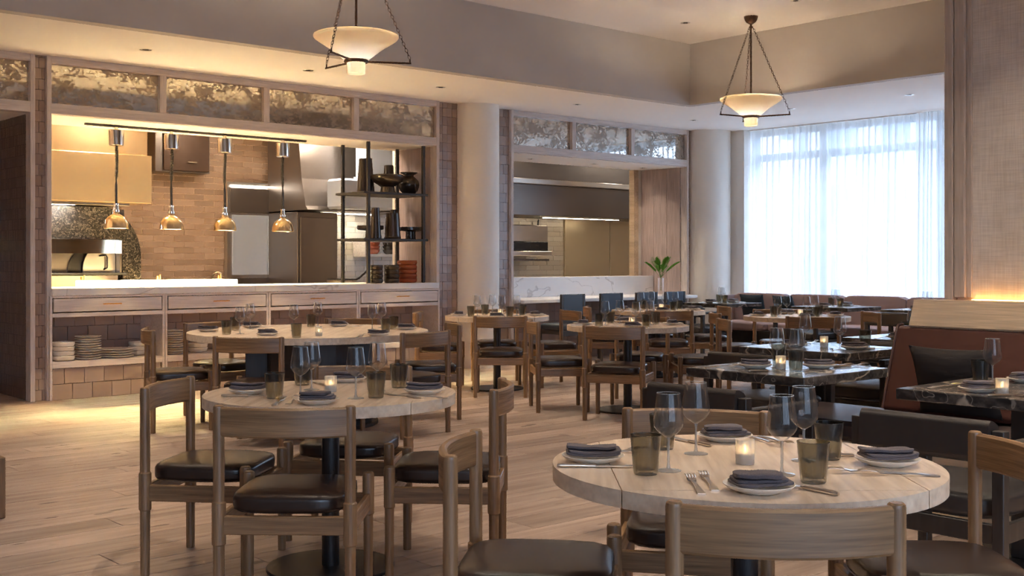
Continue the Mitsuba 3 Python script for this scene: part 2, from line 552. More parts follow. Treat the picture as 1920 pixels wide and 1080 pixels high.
struct('wall_south', join(box(x_lo, SX0, y_lo - 0.15, y_lo, 0, Z_HIGH), box(SX1, XW, y_lo - 0.15, y_lo, 0, Z_HIGH), box(SX0, SX1, y_lo - 0.15, y_lo, 0, SZ0), box(SX0, SX1, y_lo - 0.15, y_lo, SZ1, Z_HIGH)), 'wall_paint')
# unseen window added behind the camera for soft fill light
struct('window_2')
nm_ = 6
for i in range(nm_ + 1):
    x = SX0 + (SX1 - SX0) * i / nm_
    part('window_2', 'mullion', cbox(x - 0.05, x + 0.05, y_lo - 0.13, y_lo - 0.03, SZ0, SZ1, 0.005), 'window_frame', False)
    if i < nm_:
        x1 = SX0 + (SX1 - SX0) * (i + 1) / nm_
        part('window_2', 'pane', trimesh.Trimesh([(x + 0.05, y_lo - 0.08, SZ0), (x1 - 0.05, y_lo - 0.08, SZ0), (x1 - 0.05, y_lo - 0.08, SZ1), (x + 0.05, y_lo - 0.08, SZ1)], [(0, 1, 2), (0, 2, 3)], process=False), 'clear_glass', False)

# window wall: sill, piers, frame members, panes
WY0, WY1 = 2.6, 10.45
struct('wall_east', join(box(XW, XW + 0.25, y_lo, WY0, 0, Z_LOW + 0.3), box(XW, XW + 0.25, WY1, 11.3, 0, Z_LOW + 0.3),
                         box(XW, XW + 0.25, WY0, WY1, 0, 0.35), box(XW, XW + 0.25, WY0, WY1, Z_LOW - 0.02, Z_LOW + 0.4)), 'wall_paint')
struct('window_1')
mull = [2.65, 4.25, 5.85, 7.45, 9.20, 10.40]
for y in mull:
    part('window_1', 'mullion', cbox(XW + 0.02, XW + 0.14, y - 0.055, y + 0.055, 0.35, Z_LOW, 0.006), 'window_frame', False)
for z in (0.38, 2.82, Z_LOW - 0.03):
    part('window_1', 'transom', cbox(XW + 0.02, XW + 0.14, WY0, WY1, z - 0.05, z + 0.05, 0.006), 'window_frame', False)
for i in range(len(mull) - 1):
    for z0, z1 in ((0.43, 2.77), (2.87, Z_LOW - 0.08)):
        part('window_1', 'pane', trimesh.Trimesh([(XW + 0.08, mull[i] + 0.055, z0), (XW + 0.08, mull[i + 1] - 0.055, z0), (XW + 0.08, mull[i + 1] - 0.055, z1), (XW + 0.08, mull[i] + 0.055, z1)],
                                                 [(0, 1, 2), (0, 2, 3)], process=False), 'clear_glass', False)


def curtain_mesh(y0, y1, n, x, amp, period, seed, gather=0.0):
    ys = np.linspace(y0, y1, n)
    zs = np.linspace(0.012, Z_LOW - 0.012, 9)
    r = np.random.default_rng(seed)
    ph = np.cumsum(np.repeat(r.uniform(0.55, 1.5, n // 12 + 1), 12)[:n]) * 2 * PI * (ys[1] - ys[0]) / period
    wob = np.interp(ys, np.linspace(y0, y1, 24), r.uniform(-1, 1, 24))
    v = []
    for j, z in enumerate(zs):
        f = 0.75 + 0.35 * (1 - z / Z_LOW)
        drift = 0.012 * np.sin(ys * 5 + z * 1.3 + seed)
        xx = x + f * amp * (np.sin(ph + 0.08 * np.sin(z * 1.1 + ys)) + 0.35 * np.sin(2.3 * ph + z * 0.5)) + 0.012 * wob + 0.4 * drift
        v.append(np.stack([xx, ys + 0.010 * np.cos(ph * 1.0 + z), np.full(n, z)], 1))
    v = np.vstack(v)
    f = []
    for j in range(len(zs) - 1):
        a = j * n + np.arange(n - 1)
        f.append(np.stack([a, a + 1, a + n + 1, a + n], 1))
    f = np.vstack(f)
    return v, f


for nm, a, b, amp, per, lab in (('sheer_curtain', 7.55, 10.33, 0.050, 0.135, 'wide white sheer curtain panel hanging over the tall window behind the rose bench'),
                                ('sheer_curtain', 7.22, 7.62, 0.032, 0.055, 'narrow tightly gathered white sheer curtain stack beside the tan partition'),
                                ('sheer_curtain', 2.5, 7.26, 0.050, 0.135, 'white sheer curtain panel running on behind the tan partition')):
    k = thing(nm, lab, 'curtain')
    n = int((b - a) / per * 14)
    put(k, P(curtain_mesh(a, b, n, XW - 0.16 - (0.11 if b - a < 1 else 0), amp, per, int(a * 10)), True), 'sheer_cloth')
part('ceiling', 'curtain_track', box(XW - 0.21, XW - 0.13, 2.4, 10.4, Z_LOW - 0.012, Z_LOW), 'white_paint', False)

# the street outside the window
struct('outside_street', box(XW + 0.3, 90, -40, 60, -5.2, -5.0), 'outside_ground')
for (x0, x1, y0, y1, h, lab) in ((40, 52, 2, 17, 13.0, 'pale grey building seen through the curtain, right'), (46, 60, 25, 40, 9.0, 'low pale building seen through the curtain at left')):
    k = thing('far_building', lab, 'building')
    part(k, 'wall', box(x0, x1, y0, y1, -5, h), 'far_facade', False)
    w = P(box(-0.06, 0, -0.7, 0.7, -0.9, 0.9), False)
    for z in np.arange(-2.5, h - 1, 3.2):
        for y in np.arange(y0 + 1.6, y1 - 1, 2.6):
            part(k, 'window', w, 'far_pane', M=at(x0, y, z))

# ------------------------------------------------------------------ kitchen wall (north)
# modules of the long millwork wall: first opening 3.84..8.43, column, second opening 9.62..13.05
BAY1 = [3.84, 4.97, 6.13, 7.27, 8.43]
BAY2 = [9.62, 10.72, 11.87, 13.05]
Z_OPEN, Z_M0, Z_M1 = 2.68, 2.78, 3.15
struct('wall_north', join(box(8.45, 9.60, YW + 0.03, YW + 0.9, 0, Z_LOW + 0.1), box(13.07, XW, YW + 0.03, YW + 0.4, 0, Z_LOW + 0.1),
                          box(3.715, 3.84, YW + 0.03, 13.0, 0, Z_LOW + 0.1),
                          box(BAY1[0], BAY1[-1], YW + 0.09, YW + 0.80, Z_OPEN + 0.03, Z_LOW + 0.1),
                          box(BAY2[0], BAY2[-1], YW + 0.09, YW + 0.90, Z_OPEN + 0.03, Z_LOW + 0.1),
                          box(2.2, 3.715, YW + 0.09, YW + 0.3, Z_OPEN + 0.03, Z_LOW + 0.1), box(x_lo, 2.2, YW, YW + 0.2, 0, Z_LOW + 0.1)), 'tile_grout')
part('wall_north', 'opening_ceiling', join(box(BAY1[0], BAY1[-1], YW + 0.02, YW + 0.80, Z_OPEN - 0.004, Z_OPEN + 0.03), box(BAY2[0], BAY2[-1], YW + 0.02, YW + 0.90, Z_OPEN - 0.004, Z_OPEN + 0.03)), 'ceiling_paint', False)

# timber frames round the mirrors and openings
n_trim = 0


def trim(mesh, bsdf='millwork'):
    global n_trim
    n_trim += 1
    return struct(f'trim_{n_trim}', mesh, bsdf)


F0, F1 = YW - 0.02, YW + 0.10
for bays in ([2.2, 3.70], BAY1, BAY2):
    a, b = bays[0], bays[-1]
    trim(cbox(a, b, F0, F1, Z_OPEN, Z_M0, 0.004))
    trim(cbox(a, b, F0, F1, Z_M1, Z_LOW, 0.004))
    for x in bays[1:-1]:
        trim(cbox(x - 0.035, x + 0.035, F0, F1, Z_M0, Z_M1, 0.003), 'millwork_post')
for x in (3.70, 3.85, 8.43, 9.62, 13.05):
    trim(cbox(x - 0.022, x + 0.022, F0 - 0.004, F1, 0, Z_LOW, 0.003), 'millwork_post')
mir = [(2.2, 3.68, 'antique mirror panel above the hall opening, at the far left')]
w1 = ['leftmost', 'second from left', 'third from left', 'rightmost']
mir += [(BAY1[i] + 0.03, BAY1[i + 1] - 0.03, f'mottled antique mirror panel above the lit kitchen counter, {w1[i]} of its four') for i in range(4)]
w2 = ['left', 'middle', 'right']
mir += [(BAY2[i] + 0.03, BAY2[i + 1] - 0.03, f'mottled antique mirror panel above the marble bar, {w2[i]} of its three') for i in range(3)]
for a, b, lab in mir:
    k = thing('antique_mirror_panel', lab, 'mirror', 'antique mirror panels over the kitchen wall')
    put(k, P(box(a, b, YW + 0.03, YW + 0.05, Z_M0 - 0.01, Z_M1 + 0.01), False), 'antique_mirror')

# zellige tiles: one unit tile, scaled and set
tile_u = P(cbox(0, 1, 0, 0.012, 0, 1, 0.004), False)
tile_n = [0]


def tile_field(holder, x0, x1, z0, z1, y, tw, th, mats, gap=0.004, shift=0.5, name='tile', jit=0.0035, skip=None):
    """tiles facing -y between x0..x1 and z0..z1"""
    r = 0
    z = z0
    while z < z1 - 0.01:
        h = min(th, z1 - z)
        x = x0 - (tw * shift if r % 2 else 0)
        while x < x1 - 0.01:
            a, b = max(x, x0), min(x + tw, x1)
            if b - a > 0.012 and not (skip and skip((a + b) / 2, z + h / 2)):
                part(holder, name, tile_u, mats[rng.integers(len(mats))],
                     M=T4().translate([a + gap / 2, y + rng.uniform(-jit, jit) * 0.5, z + gap / 2]).rotate([0, 0, 1], rng.uniform(-0.5, 0.5) if jit else 0).scale([b - a - gap, 1, h - gap]))
            x += tw
        z += th
        r += 1


ZT = ['zellige_a', 'zellige_b', 'zellige_c']
tile_field('wall_north', 3.722, 3.828, 0.0, Z_LOW, YW + 0.016, 0.075, 0.1, ZT, shift=0.4)
tile_field('wall_north', 8.452, 8.77, 0.0, Z_LOW, YW + 0.016, 0.074, 0.105, ZT, shift=0.0)
tile_field('wall_north', 9.30, 9.60, 0.6, Z_LOW, YW + 0.016, 0.12, 0.12, ZT, shift=0.35)
tile_field('wall_north', 13.072, 13.14, 0.6, Z_LOW, YW + 0.016, 0.07, 0.105, ZT, shift=0.0)
# hall beside the kitchen: its tiled side wall and end wall
struct('wall_hall', join(box(3.70, 3.715, YW + 0.1, 13.0, 0, Z_LOW)), 'jamb_tile')
part('wall_hall', 'end_wall', join(box(0.5, 3.72, 13.0, 13.1, 0, Z_LOW), box(2.1, 2.2, YW + 0.1, 13, 0, Z_LOW)), 'trim_wood', False)
part('wall_hall', 'hall_ceiling', box(2.1, 3.72, YW + 0.1, 13.1, Z_OPEN, Z_OPEN + 0.05), 'ceiling_paint', False)

# round plaster columns
for x, y, r, lab in ((9.04, 10.90, 0.286, 'a'), (13.455, 10.83, 0.33, 'b')):
    k = numbered('column')
    put(k, P(cyl(r, 0, Z_LOW, 64), 40), 'column_plaster')
    scene[k]['to_world'] = at(x, y)
    labels[k] = {'kind': 'structure'}
trim(join(cbox(13.66, 13.94, 10.33, 10.46, 0, Z_LOW, 0.004), cbox(13.68, 13.94, 10.46, 10.95, 0, Z_LOW, 0.004)), 'white_paint')

# ------------------------------------------------------------------ service cabinets below the pass
Z_C = 1.045
DISH = {}
for i in range(4):
    a, b = BAY1[i], BAY1[i + 1]
    place_w = ['leftmost', 'second from left', 'third from left', 'rightmost'][i]
    k = thing('service_cabinet', f'pale wood service cabinet with drawer and open shelf under the counter, {place_w}', 'cabinet', 'cabinets under the kitchen counter')
    y0, y1 = YW - 0.06, YW + 0.50
    part(k, 'frame', join(cbox(a + 0.002, a + 0.026, y0, y1, 0.0, 0.975, 0.003), cbox(b - 0.026, b - 0.002, y0, y1, 0.0, 0.975, 0.003),
                          cbox(a + 0.026, b - 0.026, y0, y0 + 0.02, 0.955, 0.975, 0.002), cbox(a + 0.026, b - 0.026, y0, y1, 0.775, 0.815, 0.003)), 'millwork', False)
    d = part(k, 'drawer', cbox(a + 0.036, b - 0.036, y0 - 0.004, y0 + 0.02, 0.825, 0.950, 0.003), 'millwork', False)
    m = (a + b) / 2 + 0.02
    part(d, 'handle', join(rod((m - 0.09, y0 - 0.03, 0.893), (m + 0.09, y0 - 0.03, 0.893), 0.006), rod((m - 0.07, y0 - 0.03, 0.893), (m - 0.07, y0, 0.893), 0.005), rod((m + 0.07, y0 - 0.03, 0.893), (m + 0.07, y0, 0.893), 0.005)), 'brass')
    part(k, 'shelf', cbox(a + 0.026, b - 0.026, y0, y1, 0.298, 0.36, 0.003), 'millwork', False)
    part(k, 'back_panel', box(a + 0.02, b - 0.02, y1 - 0.03, y1, 0, 0.97), 'tile_grout', False)
    tile_field(k, a + 0.026, b - 0.026, 0.36, 0.775, y1 - 0.045, 0.2, 0.15, ZT, name='back_tile', shift=0.35)
    part(k, 'base_panel', box(a + 0.026, b - 0.026, y0 + 0.03, y0 + 0.05, 0, 0.298), 'tile_grout', False)
    tile_field(k, a + 0.026, b - 0.026, 0.0, 0.297, y0 + 0.012, 0.19, 0.149, ZT, shift=0.4, name='base_tile')
k = thing('kitchen_worktop', 'long pale stone worktop along the open kitchen, glowing under the heat lamps', 'worktop')
put(k, P(cbox(3.862, 8.41, YW - 0.075, YW + 0.72, 0.977, Z_C, 0.005), False), 'white_marble')
k = thing('pass_shelf', 'low white serving shelf with added glow on the worktop below the heat lamps', 'serving shelf')
part(k, 'slab', cbox(4.35, 5.94, YW + 0.26, YW + 0.66, Z_C + 0.001, Z_C + 0.062, 0.006), 'white_paint', False, emitter=emit(col((1.0, 0.72, 0.34), ADDED_SHELF_GLOW), 5))  # slab made to emit; throws extra warm light on the ceiling
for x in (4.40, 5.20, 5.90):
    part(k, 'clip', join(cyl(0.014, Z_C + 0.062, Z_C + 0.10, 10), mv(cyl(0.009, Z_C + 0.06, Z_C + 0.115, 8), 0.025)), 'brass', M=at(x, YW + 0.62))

# jambs inside the openings
part('wall_north', 'right_jamb', box(8.40, 8.45, YW + 0.10, YW + 0.80, Z_C, Z_OPEN), 'jamb_panel', False)
part('wall_north', 'left_jamb', box(3.84, 3.86, YW + 0.10, YW + 0.80, Z_C, Z_OPEN), 'jamb_panel', False)
jx = 13.04
for i in range(3):
    y0 = YW + 0.095 + i * 0.258
    part('wall_north', 'jamb_board', cbox(jx - 0.03, jx + 0.02, y0, y0 + 0.256, 0.80, Z_OPEN - 0.004, 0.003), 'jamb_panel', False)

# ------------------------------------------------------------------ heat lamps on their track
k = thing('lamp_track', 'long thin black track under the pass ceiling carrying the heat lamps', 'lamp track')
put(k, P(cbox(4.36, 6.89, 11.325, 11.355, Z_OPEN - 0.026, Z_OPEN - 0.004, 0.003), False), 'black_metal')
bell = lathe([(0.118, 0), (0.122, 0.004), (0.120, 0.012), (0.117, 0.045), (0.106, 0.085), (0.085, 0.115), (0.058, 0.135), (0.038, 0.145), (0.034, 0.150), (0.032, 0.175),
              (0.0305, 0.175), (0.030, 0.148), (0.034, 0.141), (0.056, 0.130), (0.082, 0.110), (0.102, 0.082), (0.113, 0.044), (0.115, 0.010), (0.118, 0)], 40)
neck = lathe([(0.032, 0.165), (0.036, 0.17), (0.036, 0.19), (0.026, 0.195), (0.024, 0.235), (0.028, 0.24), (0.028, 0.255), (0, 0.255)], 24)
can = lathe([(0, 2.47), (0.068, 2.47), (0.072, 2.476), (0.075, 2.62), (0.070, 2.626), (0.02, 2.63), (0.018, 2.655), (0, 2.655)], 32)
bulb = lathe([(0, 0.0), (0.045, 0.0), (0.070, 0.006), (0.072, 0.02), (0.03, 0.04), (0, 0.04)], 28)
lens = trimesh.creation.revolve(np.array([(0, -0.0005), (0.066, 0.0045)]), sections=28)
if lens.face_normals[:, 2].mean() > 0:
    lens.invert()
bell_p, neck_p, can_p, bulb_p, lens_p = P(bell, 40), P(neck), P(can), P(bulb, 40), P(lens, False)


def cord_pts(z0, z1, seed):
    s = np.linspace(0, 1, 260)
    z = z1 + (z0 - z1) * s
    coil = np.clip((0.62 - s) / 0.1, 0, 1) * np.clip(s / 0.03, 0, 1)
    a = s * 2 * PI * 34
    x = 0.013 * coil * np.cos(a) + 0.008 * np.sin(s * 5 + seed) * (1 - s)
    y = 0.013 * coil * np.sin(a)
    return np.stack([x, y, z], 1)


for i, (x, z) in enumerate(((4.68, 1.63), (5.27, 1.63), (5.88, 1.63), (6.59, 1.63))):
    w = ['leftmost', 'second from left', 'third from left', 'rightmost'][i]
    k = thing('heat_lamp', f'polished bell heat lamp on a coiled cord, {w} of four', 'lamp', 'heat lamps over the pass')
    M = at(x, 11.34, z)
    part(k, 'bell', bell_p, 'copper_chrome', M=M)
    part(k, 'neck', neck_p, 'chrome', M=M)
    part(k, 'canister', can_p, 'chrome', M=at(x, 11.34))
    part(k, 'cord', tube(cord_pts(z + 0.25, 2.475, i), np.interp(np.linspace(0, 1, 260), [0, 0.6, 0.68, 1], [0.0058, 0.0058, 0.012, 0.012]), 6), 'black_metal', True, M=at(x, 11.34))
    part(k, 'bulb', bulb_p, 'white_paint', M=at(x, 11.34, z + 0.062))
    part(k, 'bulb_face', lens_p, 'white_paint', M=at(x, 11.34, z + 0.0605), emitter=emit(col(WARM, HEAT_LAMP), 4))

# ------------------------------------------------------------------ kitchen interior
struct('wall_kitchen', join(box(3.7, 16.2, 13.6, 13.75, 0, 3.3), box(16.1, 16.2, YW + 0.4, 13.7, 0, 3.3), box(XW, 16.2, YW + 0.3, YW + 0.45, 0, 3.3), box(3.7, 3.84, 12.9, 13.7, 0, 3.3)), 'tan_grout')
part('wall_kitchen', 'kitchen_ceiling', box(3.7, 16.2, YW + 0.79, 13.75, 3.1, 3.2), 'ceiling_paint', False)
TB = ['tan_brick_a', 'tan_brick_b', 'tan_brick_c']
tile_field('wall_kitchen', 5.25, 8.12, 0.95, 2.97, 13.592, 0.275, 0.075, TB, gap=0.008, name='brick', jit=0.002, skip=lambda x, z: 7.05 < x < 7.93 and z < 2.32)
part('wall_kitchen', 'cream_backing', join(box(8.1, 16.1, 13.585, 13.602, 0, 3.1)), 'cream_grout', False)
CB = ['cream_brick_a', 'cream_brick_b']
tile_field('wall_kitchen', 8.15, 9.95, 0.92, 2.02, 13.577, 0.3, 0.078, CB, gap=0.006, name='cream_brick', jit=0.002)
tile_field('wall_kitchen', 11.85, 13.12, 0.92, 2.02, 13.577, 0.3, 0.078, CB, gap=0.006, name='cream_brick', jit=0.002)
part('wall_kitchen', 'steel_sheet', join(cbox(13.14, 14.2, 13.55, 13.58, 0.9, 2.1, 0.003), cbox(14.21, 15.2, 13.55, 13.58, 0.9, 2.1, 0.003)), 'brushed_tan_steel', False)

# wall between counter pass and second opening (window into the kitchen)
OX0, OX1, OY = 9.62, 12.84, 11.76
part('wall_north', 'bar_back_wall', join(box(9.4, 13.1, OY, OY + 0.08, 0, 1.075), box(OX1 + 0.10, 13.1, OY, OY + 0.08, 1.05, 3.2), box(8.45, 9.62, OY, OY + 0.08, 0, 3.2)), 'wall_paint', False)
trim(cbox(OX1, OX1 + 0.10, OY - 0.012, OY + 0.09, 1.076, Z_OPEN - 0.004, 0.003), 'ledge_wood')

# hood boxes and pizza oven
k = thing('oven_hood', 'gleaming tan steel hood boxes above the domed pizza oven', 'range hood')
part(k, 'lower_box', cbox(3.86, 5.44, 12.2, 13.55, 1.94, 2.47, 0.006), 'brushed_gold_steel', False)
part(k, 'upper_box', cbox(3.86, 5.42, 12.27, 13.55, 2.475, 3.09, 0.006), 'brushed_gold_steel', False)
part(k, 'rim', cbox(3.86, 5.2, 12.23, 13.3, 1.905, 1.938, 0.006), 'steel', False)
part(k, 'lamp', cbox(4.1, 4.6, 12.24, 12.28, 1.897, 1.904, 0.001), 'white_paint', False, emitter=emit(col((1.0, 0.9, 0.75), 160), 1))


def oven_shell():
    out = sg.box(3.5, 0.6, 4.80, 1.893).union(sg.box(3.5, 0.6, 5.38, 1.35)).union(sg.Point(4.80, 1.35).buffer(0.58, 48).intersection(sg.box(0, 0, 9, 1.893)))
    hole = sg.box(3.4, 0.90, 5.17, 1.53)
    m = trimesh.creation.extrude_polygon(out.difference(hole), 1.1, engine='earcut')
    m.apply_transform(trimesh.transformations.rotation_matrix(PI / 2, [1, 0, 0]))
    m.apply_translation((0, 13.45, 0))
    return m


k = thing('pizza_oven', 'dark pebbled mosaic pizza oven with steel mouth at the left of the kitchen', 'oven')
part(k, 'shell', oven_shell(), 'oven_mosaic', 30)
th = np.linspace(-1, 1, 25)
band = [(4.30 + 0.87 * t, 12.36 - 0.11 * (1 - t * t)) for t in th]
v, f = [], []
for x, y in band:
    v += [(x, y, 1.385), (x, y, 1.535), (x, y + 0.03, 1.535), (x, y + 0.03, 1.385)]
for i in range(len(band) - 1):
    for j in range(4):
        q = (i * 4 + j, i * 4 + (j + 1) % 4, (i + 1) * 4 + (j + 1) % 4, (i + 1) * 4 + j)
        f.append(q)
part(k, 'mouth_band', (v, f), 'copper_chrome', 30)
part(k, 'mouth_cavity', join(box(3.5, 5.17, 12.55, 12.6, 0.9, 1.54), box(5.145, 5.17, 12.37, 12.6, 1.16, 1.54), box(3.5, 5.17, 12.37, 12.6, 1.535, 1.55)), 'dark_steel', False)
part(k, 'dark_mouth_disc', mv(cyl(0.25, 0, 0.02, 32), 4.88, 12.548, 1.20, rx=90), 'black_ceramic', 30)  # solid black disc in place of the dark oven opening
arch = sg.box(-0.27, 0, 0.27, 0.06).union(sg.Point(0, 0.05).buffer(0.27, 32).intersection(sg.box(-1, 0.05, 1, 1))).intersection(sg.box(-1, 0, 0.09, 0.30))
am = trimesh.creation.extrude_polygon(arch, 0.02, engine='earcut')
am.apply_transform(trimesh.transformations.rotation_matrix(PI / 2, [1, 0, 0]))
dk = part(k, 'door', mv(am, 5.05, 12.50, 1.176), 'steel', 30)
part(dk, 'handle', tube([(4.96, 12.478, 1.36), (5.02, 12.45, 1.37), (5.035, 12.45, 1.34), (5.035, 12.45, 1.23), (5.01, 12.478, 1.21)], 0.009, 8), 'black_metal')
part(k, 'hearth_shelf', cbox(3.86, 5.17, 12.22, 12.5, 1.150, 1.175, 0.004), 'black_metal', False)
basev = [(4.40 + 0.72 * t, 12.36 - 0.16 * (1 - t * t)) for t in th]
v, f = [], []
for x, y in basev:
    v += [(x, y, 0.9), (x, y, 1.145), (x, y + 0.03, 1.145), (x, y + 0.03, 0.9)]
for i in range(len(basev) - 1):
    for j in range(4):
        f.append((i * 4 + j, i * 4 + (j + 1) % 4, (i + 1) * 4 + (j + 1) % 4, (i + 1) * 4 + j))
part(k, 'base_skirt', (v, f), 'brushed_gold_steel', 30)
part(k, 'flue_box', cbox(5.0, 5.46, 13.0, 13.56, 1.45, 1.90, 0.005), 'dark_steel', False)

# wall cabinet, refrigerator, steel hood and tall unit
k = thing('wall_cabinet', 'dark brown metal wall cabinet high on the tan brick wall', 'cabinet')
part(k, 'body', cbox(6.00, 6.72, 13.36, 13.58, 2.40, 2.95, 0.004), 'dark_steel', False)
d = part(k, 'door', cbox(6.10, 6.70, 13.335, 13.358, 2.42, 2.93, 0.004), 'bronze', False)
part(d, 'handle', join(rod((6.40, 13.31, 2.53), (6.52, 13.31, 2.53), 0.008), rod((6.42, 13.31, 2.53), (6.42, 13.34, 2.53), 0.008)), 'chrome')
struct('door_1', cbox(7.03, 7.95, 13.50, 13.58, 0.0, 2.33, 0.006), 'steel')
part('door_1', 'header', cbox(7.06, 7.93, 13.475, 13.498, 1.93, 2.25, 0.004), 'dark_steel', False)
part('door_1', 'leaf', cbox(7.10, 7.60, 13.475, 13.498, 1.12, 1.90, 0.004), 'window_blue_steel', False)  # bluish tone stands for the window mirrored in the steel
part('door_1', 'leaf', cbox(7.605, 7.93, 13.475, 13.498, 1.12, 1.90, 0.004), 'window_blue_steel', False)
part('door_1', 'kick_panel', cbox(7.06, 7.93, 13.475, 13.498, 0.1, 1.08, 0.004), 'dark_steel', False)
part('door_1', 'light_strip', cbox(7.09, 7.86, 13.46, 13.482, 2.265, 2.285, 0.002), 'white_paint', False, emitter=emit((9, 8.2, 7)))

k = thing('steel_hood', 'large brown reflecting steel hood behind the black rack', 'range hood')
hood = sg.Polygon([(12.55, 2.0), (12.5, 1.95), (13.5, 1.95), (13.5, 3.08), (12.75, 3.08), (12.65, 2.35)])
hm = trimesh.creation.extrude_polygon(hood, 1.75, engine='earcut')
hm.apply_transform(np.array([[0, 0, 1, 7.62], [1, 0, 0, 0], [0, 1, 0, 0], [0, 0, 0, 1.0]]))
hm.fix_normals()
part(k, 'canopy', hm, 'dark_steel', False)
part(k, 'lamp', cbox(8.3, 9.2, 13.2, 13.3, 1.94, 1.948, 0.001), 'white_paint', False, emitter=emit(col((1.0, 0.88, 0.70), HOOD_LAMP), 1))
k = thing('tall_steel_unit', 'tall brown steel unit under the hood, beside the cream tiles', 'kitchen unit')
part(k, 'body', cbox(7.62, 8.22, 12.75, 13.5, 0.0, 1.93, 0.006), 'dark_steel', False)
part(k, 'door', cbox(7.65, 8.19, 12.72, 12.748, 0.2, 1.86, 0.004), 'dark_steel', False)
k = thing('duct_box', 'steel duct and box with painted bluish window reflection, seen between the rack posts', 'duct')
part(k, 'box', cbox(7.87, 8.72, 12.1, 12.47, 1.96, 2.34, 0.03), 'window_blue_steel', False)
part(k, 'duct', cbox(8.30, 8.72, 12.2, 12.45, 2.34, 3.09, 0.006), 'window_blue_steel', False)
part(k, 'collar', cbox(8.28, 8.74, 12.18, 12.47, 2.345, 2.39, 0.004), 'window_blue_steel', False)
k = thing('back_counter', 'steel back counter along the cream tiled kitchen wall', 'counter')
part(k, 'top', cbox(8.25, 15.2, 12.85, 13.55, 0.86, 0.90, 0.004), 'steel', False)
part(k, 'body', cbox(8.25, 15.2, 12.95, 13.55, 0.0, 0.855, 0.004), 'dark_steel', False)

# small wall shelf with bowls
k = thing('wall_shelf', 'small wooden wall shelf with a white edge on the cream tiles', 'shelf')
part(k, 'board', cbox(9.02, 9.75, 13.25, 13.56, 1.36, 1.40, 0.003), 'white_paint', False)
part(k, 'side', cbox(9.0, 9.02, 13.25, 13.56, 1.36, 1.6, 0.002), 'millwork', False)


def bowl_mesh(r, h, n=28):
    return lathe([(0, 0), (r * 0.55, 0), (r * 0.6, h * 0.1), (r * 0.88, h * 0.45), (r, h), (r * 0.95, h), (r * 0.83, h * 0.5), (r * 0.5, h * 0.16), (0, h * 0.12)], n)


bw = P(bowl_mesh(0.09, 0.065))
for i in range(3):
    k = thing('small_bowl', f"orange bowl on the cream tile wall shelf, {['bottom', 'middle', 'top'][i]} of its stack", 'bowl', 'orange bowls on the wall shelf')
    put(k, bw, 'terracotta_glaze', at(9.24, 13.4, 1.401 + 0.05 * i))
for i in range(3):
    k = thing('small_bowl', f"dark bowl on the cream tile wall shelf, {['bottom', 'middle', 'top'][i]} of its stack", 'bowl', 'dark bowls on the wall shelf')
    put(k, bw, 'black_ceramic', at(9.5, 13.4, 1.401 + 0.05 * i))

# saucepan and faucet behind the worktop
k = thing('kitchen_stand', 'low steel stand carrying a pan behind the worktop', 'stand')
put(k, P(join(cbox(7.55, 8.2, 11.75, 12.3, 0.94, 0.97, 0.004), *[cbox(x - 0.02, x + 0.02, y - 0.02, y + 0.02, 0, 0.94, 0.003) for x in (7.6, 8.15) for y in (11.8, 12.25)]), False), 'steel')
k = thing('saute_pan', 'steel pan with raised handle behind the black rack', 'pan')
part(k, 'body', mv(lathe([(0, 0), (0.17, 0), (0.175, 0.01), (0.18, 0.10), (0.175, 0.10), (0.168, 0.012), (0, 0.01)], 32), 7.80, 12.0, 0.971), 'steel')
part(k, 'rim', mv(lathe([(0.176, 0.095), (0.184, 0.095), (0.184, 0.112), (0.176, 0.112), (0.176, 0.095)], 32), 7.80, 12.0, 0.971), 'black_metal')
part(k, 'handle', tube([(7.93, 11.95, 1.06), (8.0, 11.92, 1.09), (8.12, 11.88, 1.20)], [0.012, 0.012, 0.014], 8), 'black_metal')
k = thing('faucet', 'small arched chrome faucet in front of the tan bricks', 'faucet')
put(k, P(join(tube([(0, 0, 0), (0, 0, 0.16), (0.0, -0.02, 0.21), (0.0, -0.07, 0.235), (0.0, -0.12, 0.21), (0.0, -0.13, 0.17)], 0.012, 8), cyl(0.02, 0, 0.02, 12)), 35), 'chrome')
scene[k]['to_world'] = at(6.72, 13.3, 0.93, 50)
k = thing('sink_counter', 'steel sink counter along the tan brick wall', 'counter')
put(k, P(join(cbox(5.5, 7.0, 13.0, 13.57, 0.88, 0.93, 0.004), cbox(5.5, 7.0, 13.1, 13.57, 0, 0.88, 0.004)), False), 'steel')

# bar window: black hood, salamander grill, pipes
k = thing('bar_hood', 'long dark steel hood in the kitchen behind the marble bar', 'range hood')
part(k, 'canopy', cbox(9.66, 14.9, 12.55, 13.5, 1.98, 2.44, 0.006), 'dark_steel', False)
part(k, 'upper_panel', cbox(9.66, 14.9, 12.75, 13.5, 2.52, 3.09, 0.006), 'dark_steel', False)
part(k, 'lip', cbox(9.66, 14.9, 12.47, 12.7, 2.44, 2.52, 0.008), 'steel', False)
part(k, 'side_box', cbox(13.9, 14.4, 12.5, 12.548, 1.99, 2.40, 0.004), 'bronze', False)
part(k, 'lamp', cbox(12.2, 13.9, 13.05, 13.09, 1.97, 1.978, 0.001), 'white_paint', False, emitter=emit(col((1.0, 0.84, 0.60), HOOD_LAMP * 0.6), 1))
k = thing('salamander_grill', 'steel salamander grill on the cream tiles at the left of the bar window', 'grill')
part(k, 'body', cbox(11.5, 12.35, 13.12, 13.55, 1.60, 1.86, 0.01), 'steel', False)
part(k, 'grill_slot', cbox(11.5, 12.33, 13.10, 13.55, 1.46, 1.60, 0.004), 'black_metal', False)
part(k, 'tray', cbox(11.5, 12.38, 13.06, 13.55, 1.38, 1.455, 0.006), 'steel', False)
part(k, 'foot_rail', cbox(11.5, 12.36, 13.10, 13.5, 1.30, 1.335, 0.004), 'dark_steel', False)
